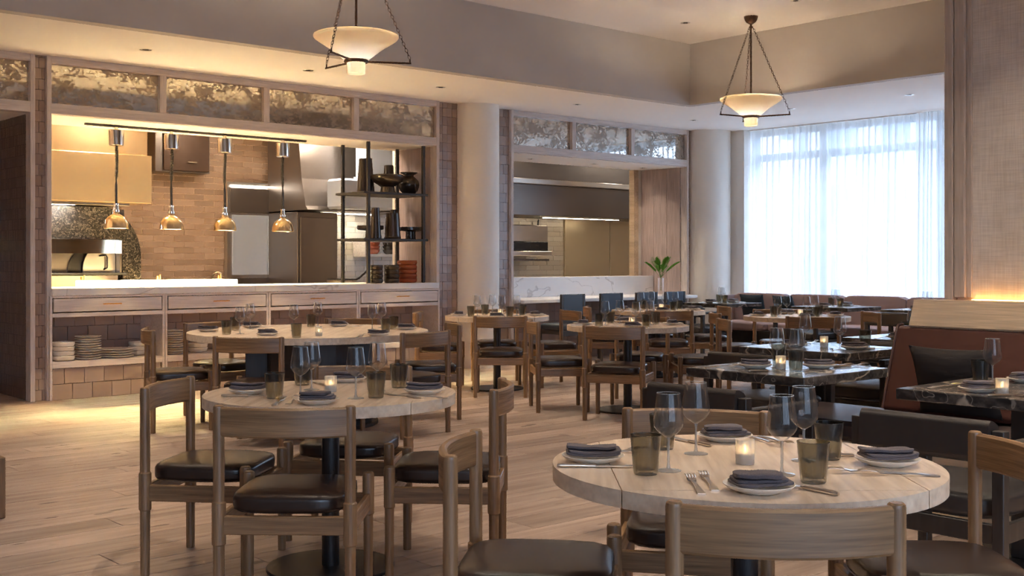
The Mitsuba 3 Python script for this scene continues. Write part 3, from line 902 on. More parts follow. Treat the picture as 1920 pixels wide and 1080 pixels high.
part(k, 'gas_hose', tube([(12.36, 13.5, 1.62), (12.45, 13.5, 1.66), (12.5, 13.5, 1.75), (12.48, 13.5, 1.85), (12.5, 13.5, 1.965)], 0.014, 8), 'black_metal')

# ------------------------------------------------------------------ black rack on the worktop, with ceramics
k = thing('display_rack', 'tall black metal rack with two shelves standing on the worktop', 'rack')
for x in (7.49, 8.28):
    for y in (10.97, 11.50):
        part(k, 'post', cbox(x - 0.018, x + 0.018, y - 0.018, y + 0.018, Z_C, Z_OPEN - 0.004, 0.003), 'black_rack', False)
for z in (1.55, 2.09):
    part(k, 'shelf', cbox(7.42, 8.34, 10.95, 11.55, z - 0.014, z + 0.014, 0.003), 'black_rack', False)
Z1, Z2 = 1.565, 2.105


def vase(name, label, cat, prof, x, y, z, mat='black_ceramic', group=None, n=32):
    k = thing(name, label, cat, group)
    put(k, P(lathe(prof, n), 38), mat, at(x, y, z))


def tall(r0, r1, h):
    return [(0, 0), (r0 * 0.96, 0), (r0, h * 0.05), (r0 * 0.93, h * 0.10), (r1 * 1.02, h * 0.93), (r1, h), (r1 * 0.85, h), (r1 * 0.85, h * 0.9), (0, h * 0.88)]


vase('tall_vase', 'tall tapered black vase at the left of the upper rack shelf', 'vase', tall(0.085, 0.05, 0.42), 7.77, 11.39, Z2)
vase('tall_vase', 'slim tapered dark vase behind the front left rack post, upper shelf', 'vase', tall(0.075, 0.045, 0.40), 7.62, 11.27, Z2)
vase('footed_bowl', 'wide black footed bowl on the upper rack shelf', 'bowl',
     [(0, 0), (0.09, 0), (0.085, 0.02), (0.075, 0.07), (0.10, 0.085), (0.17, 0.13), (0.195, 0.175), (0.198, 0.20), (0.185, 0.212), (0.178, 0.20), (0.13, 0.14), (0, 0.11)], 7.85, 11.10, Z2)
vase('tall_vase', 'black tapered vase standing behind the wide footed bowl', 'vase', tall(0.085, 0.055, 0.36), 8.11, 11.44, Z2)
vase('round_vase', 'round black vase with flared lip on the upper rack shelf', 'vase',
     [(0, 0), (0.06, 0), (0.075, 0.012), (0.11, 0.05), (0.128, 0.105), (0.12, 0.16), (0.075, 0.205), (0.058, 0.22), (0.06, 0.235), (0.105, 0.258), (0.10, 0.266), (0.05, 0.25), (0, 0.22)], 8.236, 11.20, Z2)
vase('cake_stand', 'black cake stand behind the left rack post, lower shelf', 'cake stand', [(0, 0), (0.075, 0), (0.062, 0.02), (0.055, 0.10), (0.15, 0.112), (0.158, 0.12), (0.158, 0.16), (0, 0.16)], 7.80, 11.38, Z1)
vase('tall_vase', 'tall glossy black vase left on the lower rack shelf', 'vase', tall(0.07, 0.045, 0.36), 7.68, 11.10, Z1)
vase('tall_vase', 'wide glossy black vase in the middle of the lower rack shelf', 'vase', tall(0.10, 0.078, 0.30), 7.91, 11.08, Z1)
vase('tall_vase', 'narrow black vase behind the wide glossy vase, lower shelf', 'vase', tall(0.07, 0.05, 0.36), 8.16, 11.39, Z1)
vase('cake_stand', 'black cake stand at the right end of the lower rack shelf', 'cake stand', [(0, 0), (0.055, 0), (0.06, 0.01), (0.058, 0.09), (0.13, 0.102), (0.14, 0.11), (0.14, 0.145), (0, 0.145)], 8.225, 11.15, Z1)
pot = P(lathe([(0, 0), (0.078, 0), (0.085, 0.006), (0.092, 0.03), (0.086, 0.05), (0.09, 0.054), (0.082, 0.054), (0.08, 0.02), (0, 0.012)], 32))
pot2 = P(lathe([(0, 0), (0.10, 0), (0.112, 0.006), (0.122, 0.03), (0.112, 0.05), (0.118, 0.054), (0.108, 0.054), (0.105, 0.02), (0, 0.012)], 32))
order = ['bottom', 'second from bottom', 'third from bottom', 'second from top', 'top']
for x, y, n, pp, mat, w in ((7.62, 11.02, 4, pot, 'black_ceramic', 'left black'), (7.86, 11.03, 4, pot, 'black_ceramic', 'right black'), (8.12, 11.08, 5, pot2, 'terracotta_glaze', 'red brown')):
    for i in range(n):
        o = order[i] if n == 5 else ['bottom', 'second from bottom', 'third from bottom', 'top'][i]
        k = thing('cooking_dish', f'{w} glazed dish under the rack, {o} of its stack', 'dish', f'{w} dishes on the worktop')
        put(k, pp, mat, at(x, y, Z_C + 0.001 + 0.0525 * i))

# stacked crockery on the open shelf
pl = P(lathe([(0, 0), (0.07, 0), (0.075, 0.004), (0.115, 0.014), (0.125, 0.019), (0.12, 0.021), (0.07, 0.010), (0, 0.008)], 28))
pw = P(lathe([(0, 0), (0.10, 0), (0.15, 0.012), (0.165, 0.018), (0.16, 0.021), (0.10, 0.010), (0, 0.008)], 28))
bs = P(lathe([(0, 0), (0.07, 0), (0.095, 0.012), (0.105, 0.045), (0.10, 0.05), (0.088, 0.014), (0, 0.01)], 28))
ZS = 0.361
ORD = ['first', 'second', 'third', 'fourth', 'fifth', 'sixth', 'seventh', 'eighth', 'ninth', 'tenth', 'eleventh', 'twelfth', 'thirteenth', 'fourteenth', 'fifteenth']
for x, y, n, pp, dz, nm, w in ((4.00, 10.93, 4, bs, 0.043, 'stacked_bowl', 'bowl at the left of the first open shelf'), (4.24, 10.95, 10, pl, 0.0225, 'stacked_plate', 'small plate in the tall stack on the first open shelf'),
                               (4.535, 10.99, 4, pw, 0.0225, 'stacked_plate', 'wide plate in the low stack on the first open shelf'), (4.815, 11.10, 3, bs, 0.043, 'stacked_bowl', 'bowl at the right of the first open shelf'),
                               (5.13, 10.98, 11, pl, 0.0225, 'stacked_plate', 'small plate in the tall stack on the second open shelf'), (5.42, 11.05, 2, bs, 0.043, 'stacked_bowl', 'bowl on the second open shelf')):
    for i in range(n):
        k = thing(nm, f'cream {w}, {ORD[i]} from the bottom', 'bowl' if pp is bs else 'plate', w + 's')
        put(k, pp, 'cream_ceramic', at(x + rng.uniform(-0.002, 0.002), y, ZS + dz * i))

# ------------------------------------------------------------------ marble bar with navy chairs
k = thing('marble_bar', 'white marble bar counter with raised back ledge under the right kitchen window', 'bar')
part(k, 'counter_top', cbox(9.645, 13.03, 10.68, 11.52, 0.765, 0.81, 0.005), 'white_marble', False)
part(k, 'back_slab', cbox(9.645, 13.0, 11.50, 11.54, 0.811, 1.08, 0.004), 'white_marble', False)
part(k, 'ledge', cbox(9.645, 13.0, 11.54, OY + 0.10, 1.045, 1.08, 0.004), 'white_marble', False)
part(k, 'base', box(9.645, 13.03, 10.98, 11.1, 0, 0.765), 'tile_grout', False)
tile_field(k, 9.645, 13.03, 0.0, 0.765, 10.965, 0.115, 0.128, ['zellige_b', 'zellige_b', 'zellige_a'], shift=0.0, name='tile')
k = thing('leafy_plant', 'palm like green cut leaves in the glass vase on the bar', 'plant')


def frond(L, az, el, seed):
    r = np.random.default_rng(seed)
    s = np.linspace(0, 1, 12)
    d = np.array([math.cos(az), math.sin(az)])
    pts = np.stack([d[0] * L * s * math.cos(el), d[1] * L * s * math.cos(el), L * (s * math.sin(el) - 0.18 * s * s)], 1)
    stem = tube(pts, 0.0025, 5)
    v, f = [], []
    side = np.array([-d[1], d[0], 0])
    for i in range(4, 12):
        for sg_ in (-1, 1):
            ll = 0.125 * (1 - 0.5 * abs(i - 7) / 5)
            dirv = side * sg_ * 0.75 + (pts[i] - pts[i - 1]) / np.linalg.norm(pts[i] - pts[i - 1]) * 0.7 + np.array([0, 0, 0.12])
            dirv /= np.linalg.norm(dirv)
            q = np.cross(dirv, [0.1, 0.1, 1.0])
            q /= np.linalg.norm(q)
            b = len(v)
            v += [pts[i], pts[i] + dirv * ll * 0.5 + q * 0.014, pts[i] + dirv * ll, pts[i] + dirv * ll * 0.5 - q * 0.014]
            f += [(b, b + 1, b + 2), (b, b + 2, b + 3)]
    return stem, trimesh.Trimesh(v, f, process=False)


for i, (L, az, el) in enumerate(((0.34, -2.5, 0.75), (0.36, -0.6, 0.85), (0.38, 1.2, 1.1), (0.36, -1.5, 1.2), (0.33, 2.6, 0.9), (0.34, 0.3, 0.7), (0.33, 3.3, 1.0), (0.35, -3.0, 1.15), (0.34, 0.0, 1.2))):
    a, b = frond(L, az, el, i)
    part(k, 'stem', join(a, rod((0, 0, -0.18), (0, 0, 0.005), 0.0025, 5)), 'leaf_green', 35, M=at(12.48, 10.9, 1.06))
    part(k, 'leaf', b, 'leaf_green', False, M=at(12.48, 10.9, 1.06))
k = thing('flower_vase', 'clear cylinder vase holding green leaves at the right of the bar', 'vase')
put(k, P(lathe([(0, 0.004), (0.042, 0.004), (0.045, 0.01), (0.045, 0.25), (0.043, 0.25), (0.043, 0.014), (0, 0.012)], 28)), 'clear_glass', at(12.48, 10.9, 0.811))


def bar_chair_kit():
    legs = []
    for i, (x, y) in enumerate(((0.2, 0.19), (0.2, -0.19), (-0.2, 0.19), (-0.2, -0.19))):
        legs.append(('leg' if i == 0 else f'leg_{i:03d}', P(cbox(x - 0.018, x + 0.018, y - 0.018, y + 0.018, 0, 0.885 if x < 0 else 0.44, 0.003), False), 'black_wood'))
    return legs + [('seat', P(mv(pillow(0.43, 0.43, 0.09, p=5), 0, 0, 0.47)), 'navy_leather'),
                   ('backrest', P(cbox(-0.215, -0.185, -0.172, 0.172, 0.62, 0.885, 0.01), False), 'navy_leather'),
                   ('frame', P(join(cbox(-0.2, 0.2, -0.2, -0.178, 0.38, 0.43, 0.003), cbox(-0.2, 0.2, 0.178, 0.2, 0.38, 0.43, 0.003), cbox(-0.21, -0.19, -0.18, 0.18, 0.36, 0.43, 0.003), cbox(-0.21, -0.19, -0.18, 0.18, 0.52, 0.56, 0.003)), False), 'black_wood')]


bk = bar_chair_kit()
for i, x in enumerate((10.12, 10.82, 11.50, 12.08)):
    place(bk, 'bar_chair', f"navy leather chair with black frame at the marble bar, {['leftmost', 'second from left', 'third from left', 'rightmost'][i]}", 'chair', at(x, 10.50, 0, 90), 'navy chairs at the bar')

# ------------------------------------------------------------------ dining chairs
CW, CD = 0.48, 0.43


def post_mesh(h, r=0.0205, rc=0.0255):
    return lathe([(0, 0), (r * 0.86, 0), (r * 0.92, 0.006), (r, 0.27), (rc, 0.275), (rc, 0.425), (r, 0.431), (r, h - 0.012), (r * 0.93, h - 0.004), (r * 0.72, h), (0, h)], 20)


def leg_mesh(h=0.462, r=0.0195, rc=0.0235):
    return lathe([(0, 0), (r * 0.86, 0), (r * 0.92, 0.006), (r, 0.29), (rc, 0.295), (rc, h - 0.012), (rc * 0.93, h - 0.004), (rc * 0.72, h), (0, h)], 20)


def chair_kit():
    w, d = CW / 2, CD / 2
    post, leg = post_mesh(0.78), leg_mesh()
    kit = [('back_post', P(mv(post, -d, w)), 'oak_post'), ('back_post_001', P(mv(post, -d, -w)), 'oak_post'),
           ('front_leg', P(mv(leg, d, w)), 'oak_post'), ('front_leg_001', P(mv(leg, d, -w)), 'oak_post')]
    rails = join(cbox(-d - 0.012, -d + 0.012, -w, w, 0.310, 0.378, 0.004), cbox(d - 0.012, d + 0.012, -w, w, 0.310, 0.378, 0.004),
                 cbox(-d, d, -w - 0.011, -w + 0.011, 0.310, 0.378, 0.004), cbox(-d, d, w - 0.011, w + 0.011, 0.310, 0.378, 0.004))
    kit.append(('seat_frame', P(rails, False), 'oak_rail'))
    ys = np.linspace(-w, w, 17)
    path = [(-d - 0.055 * (1 - (y / w) ** 2), y, 0.721) for y in ys]
    kit.append(('backrest', P(sweep_rect(path, 0.024, 0.108), 30), 'oak_rail'))
    cush = pillow(CD + 0.01, CW - 0.055, 0.085, p=5.0, dome=0.12)
    kit.append(('seat_cushion', P(mv(cush, 0.0, 0, 0.418)), 'leather_seat'))
    return kit


CK = chair_kit()
NT = {'A': 'nearest round table', 'B': 'round table at left front', 'C': 'large round table by the kitchen', 'D': 'round table by the cream column', 'E': 'middle round table',
      'F': 'round table near the navy bar chairs', 'G': 'round table near the window tables'}
CHAIRS = [
    ('A1', 2.250, 1.635, 46.5, 'oak chair seen from behind at the front of the nearest round table'),
    ('A2', 2.249, 2.433, 312.1, 'oak chair at the left of the nearest round table, facing right'),
    ('A3', 3.000, 2.480, 217.0, 'oak chair at the far side of the nearest round table, behind two wine glasses'),
    ('A4', 3.094, 1.667, 138.7, 'sunlit oak chair cut off at the right edge, beside the nearest round table'),
    ('B1', 2.285, 3.825, 47.0, 'oak chair seen from behind before the round table at left front'),
    ('B2', 2.330, 4.570, 312.0, 'oak chair with curved back at the left of the round table at left front'),
    ('B3', 3.063, 3.880, 135.0, 'oak chair seen edge-on at the right of the round table at left front'),
    ('B4', 3.082, 4.667, 221.7, 'oak chair at the far side of the round table at left front, behind wine glasses'),
    ('C1', 4.061, 7.307, 39.6, 'oak chair seen from behind at the large round table by the kitchen, front left'),
    ('C2', 3.989, 8.454, 341.2, 'oak chair seen edge-on at the left end of the large round table by the kitchen'),
    ('C3', 4.619, 8.907, 280.7, 'oak chair with bluish lit back at the large round table, before stacked plates'),
    ('C4', 5.154, 7.052, 98.2, 'oak chair with pale lit back at the front right of the large round table'),
    ('C5', 5.828, 7.660, 153.9, 'oak chair seen edge-on at the right end of the large round table'),
    ('C6', 5.693, 8.694, 221.7, 'oak chair at the far side of the large round table, before the cabinets'),
    ('D1', 7.30, 8.42, 47.0, 'orange oak chair seen from behind at the round table by the cream column'),
    ('D2', 7.251, 9.320, 318.0, 'orange oak chair left of the round table by the cream column'),
    ('D3', 7.980, 9.290, 232.0, 'oak chair behind the round table by the cream column'),
    ('D4', 8.30, 8.76, 160.0, 'oak chair right of the round table by the cream column'),
    ('E1', 6.960, 6.530, 30.0, 'oak chair seen from behind at the middle round table'),
    ('E2', 7.000, 7.300, 325.0, 'oak chair facing right at the left of the middle round table'),
    ('E3', 7.900, 7.150, 218.0, 'oak chair at the far side of the middle round table'),
    ('E4', 8.080, 6.600, 140.0, 'oak chair seen edge-on at the right of the middle round table'),
    ('F1', 9.500, 8.200, 45.0, 'oak chair seen from behind at the round table near the navy bar chairs'),
    ('F2', 9.560, 9.160, 318.0, 'oak chair left of the round table near the navy bar chairs'),
    ('F3', 10.25, 9.05, 224.0, 'oak chair behind the round table near the navy bar chairs'),
    ('F4', 10.42, 8.42, 144.0, 'oak chair right of the round table near the navy bar chairs'),
    ('G1', 9.480, 6.400, 45.0, 'oak chair seen from behind at the round table near the window tables'),
    ('G2', 9.480, 7.260, 318.0, 'oak chair left of the round table near the window tables'),
    ('G3', 10.30, 7.30, 228.0, 'oak chair behind the round table near the window tables'),
    ('G4', 10.41, 6.53, 141.0, 'oak chair right of the round table near the window tables'),
]
for cid, x, y, a, lab in CHAIRS:
    place(CK, 'dining_chair', lab, 'chair', at(x, y, 0, a), f'oak chairs at the {NT[cid[0]]}')

# ------------------------------------------------------------------ round tables
ZT_ = 0.745
R0 = 0.53


def leaf_poly(side):
    c = sg.Point(0, 0).buffer(R0, 96)
    s = R0 / math.sqrt(2)
    sq = sg.box(-s, -s, s, s)
    return c.difference(sg.box(-s - 0.0012, -2, 2, 2) if side == 0 else sg.box(-2, -2, s + 0.0012, 2) if side == 1 else sg.box(-2, -s - 0.0012, 2, 2) if side == 2 else sg.box(-2, -2, 2, s + 0.0012)), sq


def slab(poly, z0, z1, b=0.003):
    m = trimesh.creation.extrude_polygon(poly, z1 - z0, engine='earcut')
    m.apply_translation((0, 0, z0))
    return m


s_ = R0 / math.sqrt(2)
sq = sg.box(-s_ + 0.0012, -s_ + 0.0012, s_ - 0.0012, s_ - 0.0012)
sq = sq.intersection(sg.Point(0, 0).buffer(R0 - 0.003, 96))
rt_kit = [('tabletop', P(slab(sq, ZT_ - 0.044, ZT_), 30), 'pale_oak')]
for i in range(4):
    lp = leaf_poly(i)[0]
    lp = lp.difference(sq.buffer(0.0024))
    rt_kit.append(('leaf' if i == 0 else f'leaf_{i:03d}', P(slab(lp, ZT_ - 0.044, ZT_), 30), 'pale_oak'))
rt_kit += [('column', P(cyl(0.037, 0.012, ZT_ - 0.06, 28), 35), 'black_metal'), ('base_plate', P(cyl(0.27, 0, 0.014, 56, 0.004), 30), 'black_metal'),
           ('top_plate', P(join(cbox(-0.22, 0.22, -0.03, 0.03, ZT_ - 0.062, ZT_ - 0.045, 0.003), cbox(-0.03, 0.03, -0.22, 0.22, ZT_ - 0.062, ZT_ - 0.045, 0.003)), False), 'black_metal')]
TPOS = {'A': (2.581, 1.950), 'B': (2.653, 4.168), 'D': (7.627, 8.861), 'E': (7.378, 6.825), 'F': (9.87, 8.66), 'G': (9.86, 6.80)}
TLAB = {'A': 'pale round oak table set for four, nearest to the camera at right', 'B': 'pale round oak table set for four at left front, before the large round table',
        'D': 'pale round table before the cream column', 'E': 'pale round table in the middle of the room', 'F': 'pale round table before the navy bar chairs', 'G': 'pale round table between the middle table and the window bench'}
for t, (x, y) in TPOS.items():
    place(rt_kit, 'round_table', TLAB[t], 'table', at(x, y, 0, 48.5), 'pale round tables')
k = thing('large_round_table', 'large pale round table on black panels before the kitchen cabinets', 'table')
CX_, CY_ = 4.874, 7.971
part(k, 'tabletop', slab(sg.Point(0, 0).buffer(0.95, 128), ZT_ - 0.05, ZT_), 'pale_oak', 30, M=at(CX_, CY_))
part(k, 'base_panel', cbox(-0.5, 0.5, -0.03, 0.03, 0.03, ZT_ - 0.05, 0.004), 'black_wood', False, M=at(CX_, CY_, 0, -28))
part(k, 'base_panel', cbox(-0.5, 0.5, -0.03, 0.03, 0.03, ZT_ - 0.05, 0.004), 'black_wood', False, M=at(CX_, CY_, 0, -28 + 90))
part(k, 'base_drum', cyl(0.36, 0.03, ZT_ - 0.05, 8), 'black_wood', False, M=at(CX_, CY_, 0, 3))
part(k, 'base_plate', cyl(0.55, 0, 0.03, 40, 0.004), 'black_metal', 30, M=at(CX_, CY_))

# ------------------------------------------------------------------ tableware
bowl_w = lathe([(0.0045, 0.088), (0.008, 0.090), (0.018, 0.096), (0.030, 0.106), (0.0385, 0.118), (0.0405, 0.127), (0.0395, 0.140), (0.036, 0.165), (0.032, 0.196), (0.0305, 0.207)], 36)
stem_w = lathe([(0, 0), (0.034, 0.0), (0.0345, 0.0012), (0.030, 0.002), (0.012, 0.0042), (0.0055, 0.008), (0.0038, 0.018), (0.0034, 0.05), (0.004, 0.08), (0.0055, 0.089), (0.0, 0.090)], 28)
rim_w = lathe([(0.0300, 0.2064), (0.0309, 0.2064), (0.0309, 0.2078), (0.0300, 0.2078), (0.0300, 0.2064)], 36)
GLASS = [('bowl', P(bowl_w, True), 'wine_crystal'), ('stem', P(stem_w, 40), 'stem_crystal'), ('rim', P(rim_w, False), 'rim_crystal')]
tum = lathe([(0.031, 0.006), (0.0325, 0.010), (0.041, 0.1035)], 36)
tum_in = lathe([(0.0, 0.013), (0.026, 0.013), (0.030, 0.018), (0.0395, 0.1035)], 36)
tum_base = lathe([(0, 0.0), (0.029, 0.0), (0.0315, 0.003), (0.032, 0.008)], 36)
tum_rim = lathe([(0.0395, 0.1035), (0.0403, 0.1046), (0.041, 0.1035)], 36)
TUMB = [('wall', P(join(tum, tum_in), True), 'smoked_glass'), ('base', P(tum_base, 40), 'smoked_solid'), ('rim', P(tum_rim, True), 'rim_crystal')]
plate = lathe([(0, 0), (0.05, 0), (0.054, 0.003), (0.078, 0.012), (0.087, 0.019), (0.0875, 0.0205), (0.086, 0.021), (0.077, 0.0155), (0.05, 0.0075), (0, 0.0065)], 40)
PLATE = [('', P(plate, 40), 'cream_ceramic')]


def napkin_mesh(seed, fancy):
    r = np.random.default_rng(seed)
    parts = []
    layers = [(0.150, 0.088, 0.0065, 0, 0, 0), (0.146, 0.085, 0.0065, 0.003, -0.002, 3), (0.138, 0.080, 0.0075, -0.004, 0.004, -4)] if not fancy else \
             [(0.140, 0.105, 0.0065, 0.004, 0, 6), (0.128, 0.092, 0.0075, 0, 0.002, 0), (0.112, 0.088, 0.011, -0.005, -0.004, -8)]
    z = 0.0
    for i, (sx, sy, sz, ox, oy, rz) in enumerate(layers):
        m = trimesh.creation.box((1, 1, 1))
        for _ in range(4):
            m = m.subdivide()
        v = np.array(m.vertices) * 2
        q = (np.abs(v) ** 7).sum(1) ** (1 / 7)
        v = v / q[:, None]
        v = v * np.array([sx / 2, sy / 2, sz / 2 + 0.002])
        a = math.radians(rz)
        x, y = v[:, 0] * math.cos(a) - v[:, 1] * math.sin(a) + ox, v[:, 0] * math.sin(a) + v[:, 1] * math.cos(a) + oy
        u = x / 0.07
        sag = 0.006 * u * u if not fancy else 0.002 * u
        ripple = 0.0012 * np.sin(x * 55 + seed + i) * np.sin(y * 42 + seed * 2) + 0.0008 * np.sin(x * 120 + y * 60 + seed)
        v = np.stack([x, y + 0.0012 * np.sin(x * 30 + seed), v[:, 2] + z + sz / 2 + sag + ripple * (0.4 + 0.6 * i / 2)], 1)
        if i == 2:
            v[:, 2] += 0.006 * np.exp(-((y + 0.035) / 0.02) ** 2)
        m.vertices = v
        parts.append(m)
        z += sz + 0.002
    m = join(*parts)
    m.apply_scale((1, 1, 0.82))
    m.apply_translation((0, 0, -m.bounds[0][2]))
    return m


NAP = [[('', P(napkin_mesh(s, f), True), 'napkin_cloth')] for s, f in ((1, False), (2, True), (3, False), (4, True))]


def fork_mesh():
    ms = []
    L = [(-0.10, 0.011, 0.0), (-0.085, 0.0115, 0.001), (-0.05, 0.0065, 0.004), (0.0, 0.0045, 0.006), (0.03, 0.0055, 0.005), (0.042, 0.011, 0.005), (0.06, 0.0125, 0.009)]
    v, f = [], []
    for x, w, z in L:
        v += [(x, -w, z), (x, w, z), (x, w * 0.8, z + 0.003), (x, -w * 0.8, z + 0.003)]
    for i in range(len(L) - 1):
        for j in range(4):
            f.append((i * 4 + j, i * 4 + (j + 1) % 4, (i + 1) * 4 + (j + 1) % 4, (i + 1) * 4 + j))
    f += [(0, 3, 2, 1), (len(v) - 4, len(v) - 3, len(v) - 2, len(v) - 1)]
    vv, ff = np.array(v), np.array(f)
    body = trimesh.Trimesh(vv, np.vstack([ff[:, [0, 1, 2]], ff[:, [0, 2, 3]]]), process=False)
    body.fix_normals()
    ms.append(body)
    for t in (-0.0105, -0.0035, 0.0035, 0.0105):
        ms.append(tube([(0.058, t, 0.0105), (0.075, t, 0.013), (0.092, t, 0.0135), (0.105, t * 0.95, 0.011)], [0.0022, 0.0021, 0.0019, 0.001], 6))
    return join(*ms)


def knife_mesh():
    blade = sg.Polygon([(0.0, -0.007), (0.09, -0.010), (0.112, -0.006), (0.118, 0.004), (0.10, 0.009), (0.0, 0.007)])
    b = trimesh.creation.extrude_polygon(blade, 0.0018, engine='earcut')
    b.apply_translation((0, 0, 0.004))
    h = tube([(-0.105, 0, 0.006), (-0.095, 0, 0.006), (-0.05, 0, 0.006), (0.0, 0, 0.005), (0.004, 0, 0.005)], [0.004, 0.0065, 0.0055, 0.0048, 0.002], 8)
    return join(b, h)


FORK = [('', P(fork_mesh(), 40), 'cutlery')]
KNIFE = [('', P(knife_mesh(), 40), 'cutlery')]
vot = join(lathe([(0.0, 0.0), (0.024, 0.0), (0.0255, 0.003), (0.0265, 0.068), (0.025, 0.068), (0.0238, 0.016), (0.0, 0.014)], 28))
wax = lathe([(0, 0.016), (0.022, 0.016), (0.0225, 0.030), (0.018, 0.0295), (0, 0.0285)], 24)
flame = lathe([(0, 0.0315), (0.004, 0.035), (0.0048, 0.040), (0.003, 0.047), (0, 0.055)], 10)
vot_p, wax_p, flame_p = P(vot, 40), P(wax), P(flame, True)


def candle(x, y, z, label):
    k = thing('votive_candle', label, 'candle', 'lit votive candles on the tables')
    M = at(x, y, z)
    part(k, 'holder', vot_p, 'frosted_glass', M=M)
    part(k, 'wax', wax_p, 'candle_wax', M=M)
    part(k, 'flame', flame_p, 'white_paint', M=M, emitter=emit(col((1.0, 0.62, 0.24), CANDLE), 0.08))


ITEMS = {
'A': [
  ('glass',2.336,2.014,'left'),
  ('glass',2.602,2.139,'far'),
  ('glass',2.518,1.782,'near'),
  ('glass',2.738,1.865,'right'),
  ('tumbler',2.259,2.021,'left'),
  ('tumbler',2.595,2.259,'far'),
  ('tumbler',2.486,1.665,'near'),
  ('tumbler',2.788,1.844,'right'),
  ('candle',2.574,1.943,''),
  ('plate',2.284,2.244,'left',0),
  ('plate',2.861,2.239,'far',0),
  ('plate',2.290,1.687,'near',0),
  ('plate',2.853,1.674,'right',0),
  ('fork',2.225,1.832,'near',90),
  ('fork',2.282,1.836,'near',90),
  ('knife',2.393,1.630,'near',125),
  ('knife',2.224,2.176,'left',0),
  ('knife',2.747,2.285,'far',120),
  ('fork',2.927,2.139,'far',-75),
  ('fork',2.961,2.123,'far',-75),
  ('fork',2.700,1.645,'right',175),
  ('fork',2.735,1.570,'right',172),
  ('fork',2.423,2.298,'left',20),
  ('knife',2.896,1.807,'right',0),
],
'B': [
  ('glass',2.464,4.099,'left'),
  ('glass',2.643,4.304,'far'),
  ('glass',2.614,3.918,'near'),
  ('glass',2.834,4.081,'right'),
  ('tumbler',2.366,4.137,'left'),
  ('tumbler',2.714,4.498,'far'),
  ('tumbler',2.674,3.889,'near'),
  ('tumbler',2.976,4.121,'right'),
  ('candle',2.661,4.180,''),
  ('plate',2.369,4.359,'left',0),
  ('plate',2.943,4.478,'far',0),
  ('plate',2.402,3.873,'near',0),
  ('plate',2.925,3.868,'right',0),
  ('fork',2.309,4.000,'near',90),
  ('fork',2.376,4.010,'near',90),
  ('knife',2.305,4.255,'left',0),
  ('fork',2.770,3.830,'right',150),
  ('fork',2.830,3.745,'right',172),
  ('knife',2.785,4.464,'far',120),
],
'C': [
  ('glass',4.257,7.966,'left'),
  ('glass',4.619,8.471,'far left'),
  ('glass',4.776,8.045,'near left'),
  ('glass',5.240,8.432,'far'),
  ('glass',5.328,7.747,'right'),
  ('glass',5.559,7.942,'far right'),
  ('tumbler',4.150,7.975,'left'),
  ('tumbler',4.458,8.421,'far left'),
  ('tumbler',4.359,7.306,'near left'),
  ('tumbler',5.154,8.403,'far'),
  ('tumbler',5.247,7.444,'right'),
  ('tumbler',5.501,7.692,'far right'),
  ('candle',4.577,7.351,''),
  ('plate',4.196,8.373,'left',0),
  ('plate',4.740,8.665,'far left',0),
  ('plate',4.319,7.660,'near left',0),
  ('plate',5.376,8.312,'far',0),
  ('plate',4.907,7.059,'right',0),
  ('plate',5.536,7.563,'far right',0),
  ('fork',4.730,7.056,'right',90),
  ('fork',4.821,7.135,'right',90),
  ('fork',4.900,8.628,'far left',40),
  ('fork',5.441,8.149,'far',60),
],
'T2': [
  ('glass',5.028,3.590,'left'),
  ('glass',5.007,3.452,'right'),
  ('tumbler',5.245,3.733,'left'),
  ('tumbler',4.930,3.405,'right'),
  ('candle',4.975,3.518,''),
  ('plate',4.919,3.647,'left',0),
  ('plate',5.169,3.426,'right',0),
  ('fork',4.819,3.775,'left',10),
  ('fork',4.885,3.798,'left',10),
  ('knife',4.801,3.482,'left',15),
  ('fork',5.315,3.418,'right',20),
  ('fork',5.390,3.370,'right',20),
  ('knife',5.345,3.350,'right',12),
],
'T3': [
  ('glass',6.466,4.392,'left'),
  ('glass',6.319,4.037,'right'),
  ('tumbler',6.509,4.547,'left'),
  ('tumbler',6.719,4.105,'right'),
  ('candle',6.477,4.256,''),
  ('plate',6.426,4.001,'right',0),
  ('plate',6.333,4.383,'left',0),
  ('knife',6.320,4.095,'right',80),
  ('fork',6.717,4.498,'left',60),
  ('knife',6.522,3.916,'right',5),
],
'T1': [
  ('glass',5.066,2.449,'far'),
  ('tumbler',5.096,2.513,'far'),
  ('candle',4.713,2.237,''),
  ('plate',4.735,2.347,'near',0),
  ('plate',5.273,2.388,'far',0),
  ('fork',4.798,2.539,'near',30),
  ('fork',4.940,2.531,'near',30),
  ('knife',4.684,2.187,'near',10),
],
}
WHERE = {'A': 'the nearest round table', 'B': 'the round table at left front', 'C': 'the large round table', 'D': 'the round table by the cream column', 'E': 'the middle round table',
         'F': 'the round table near the bar chairs', 'G': 'the round table near the window tables', 'T1': 'the stone table at the brown booth', 'T2': 'the near square stone table', 'T3': 'the second square stone table',
         'T4': 'the third stone table', 'W1': 'the left window stone table', 'W2': 'the middle window stone table', 'W3': 'the right window stone table'}
CAM_ANG = math.degrees(YAW) - 90
n_nap = [0]
_pair = {}


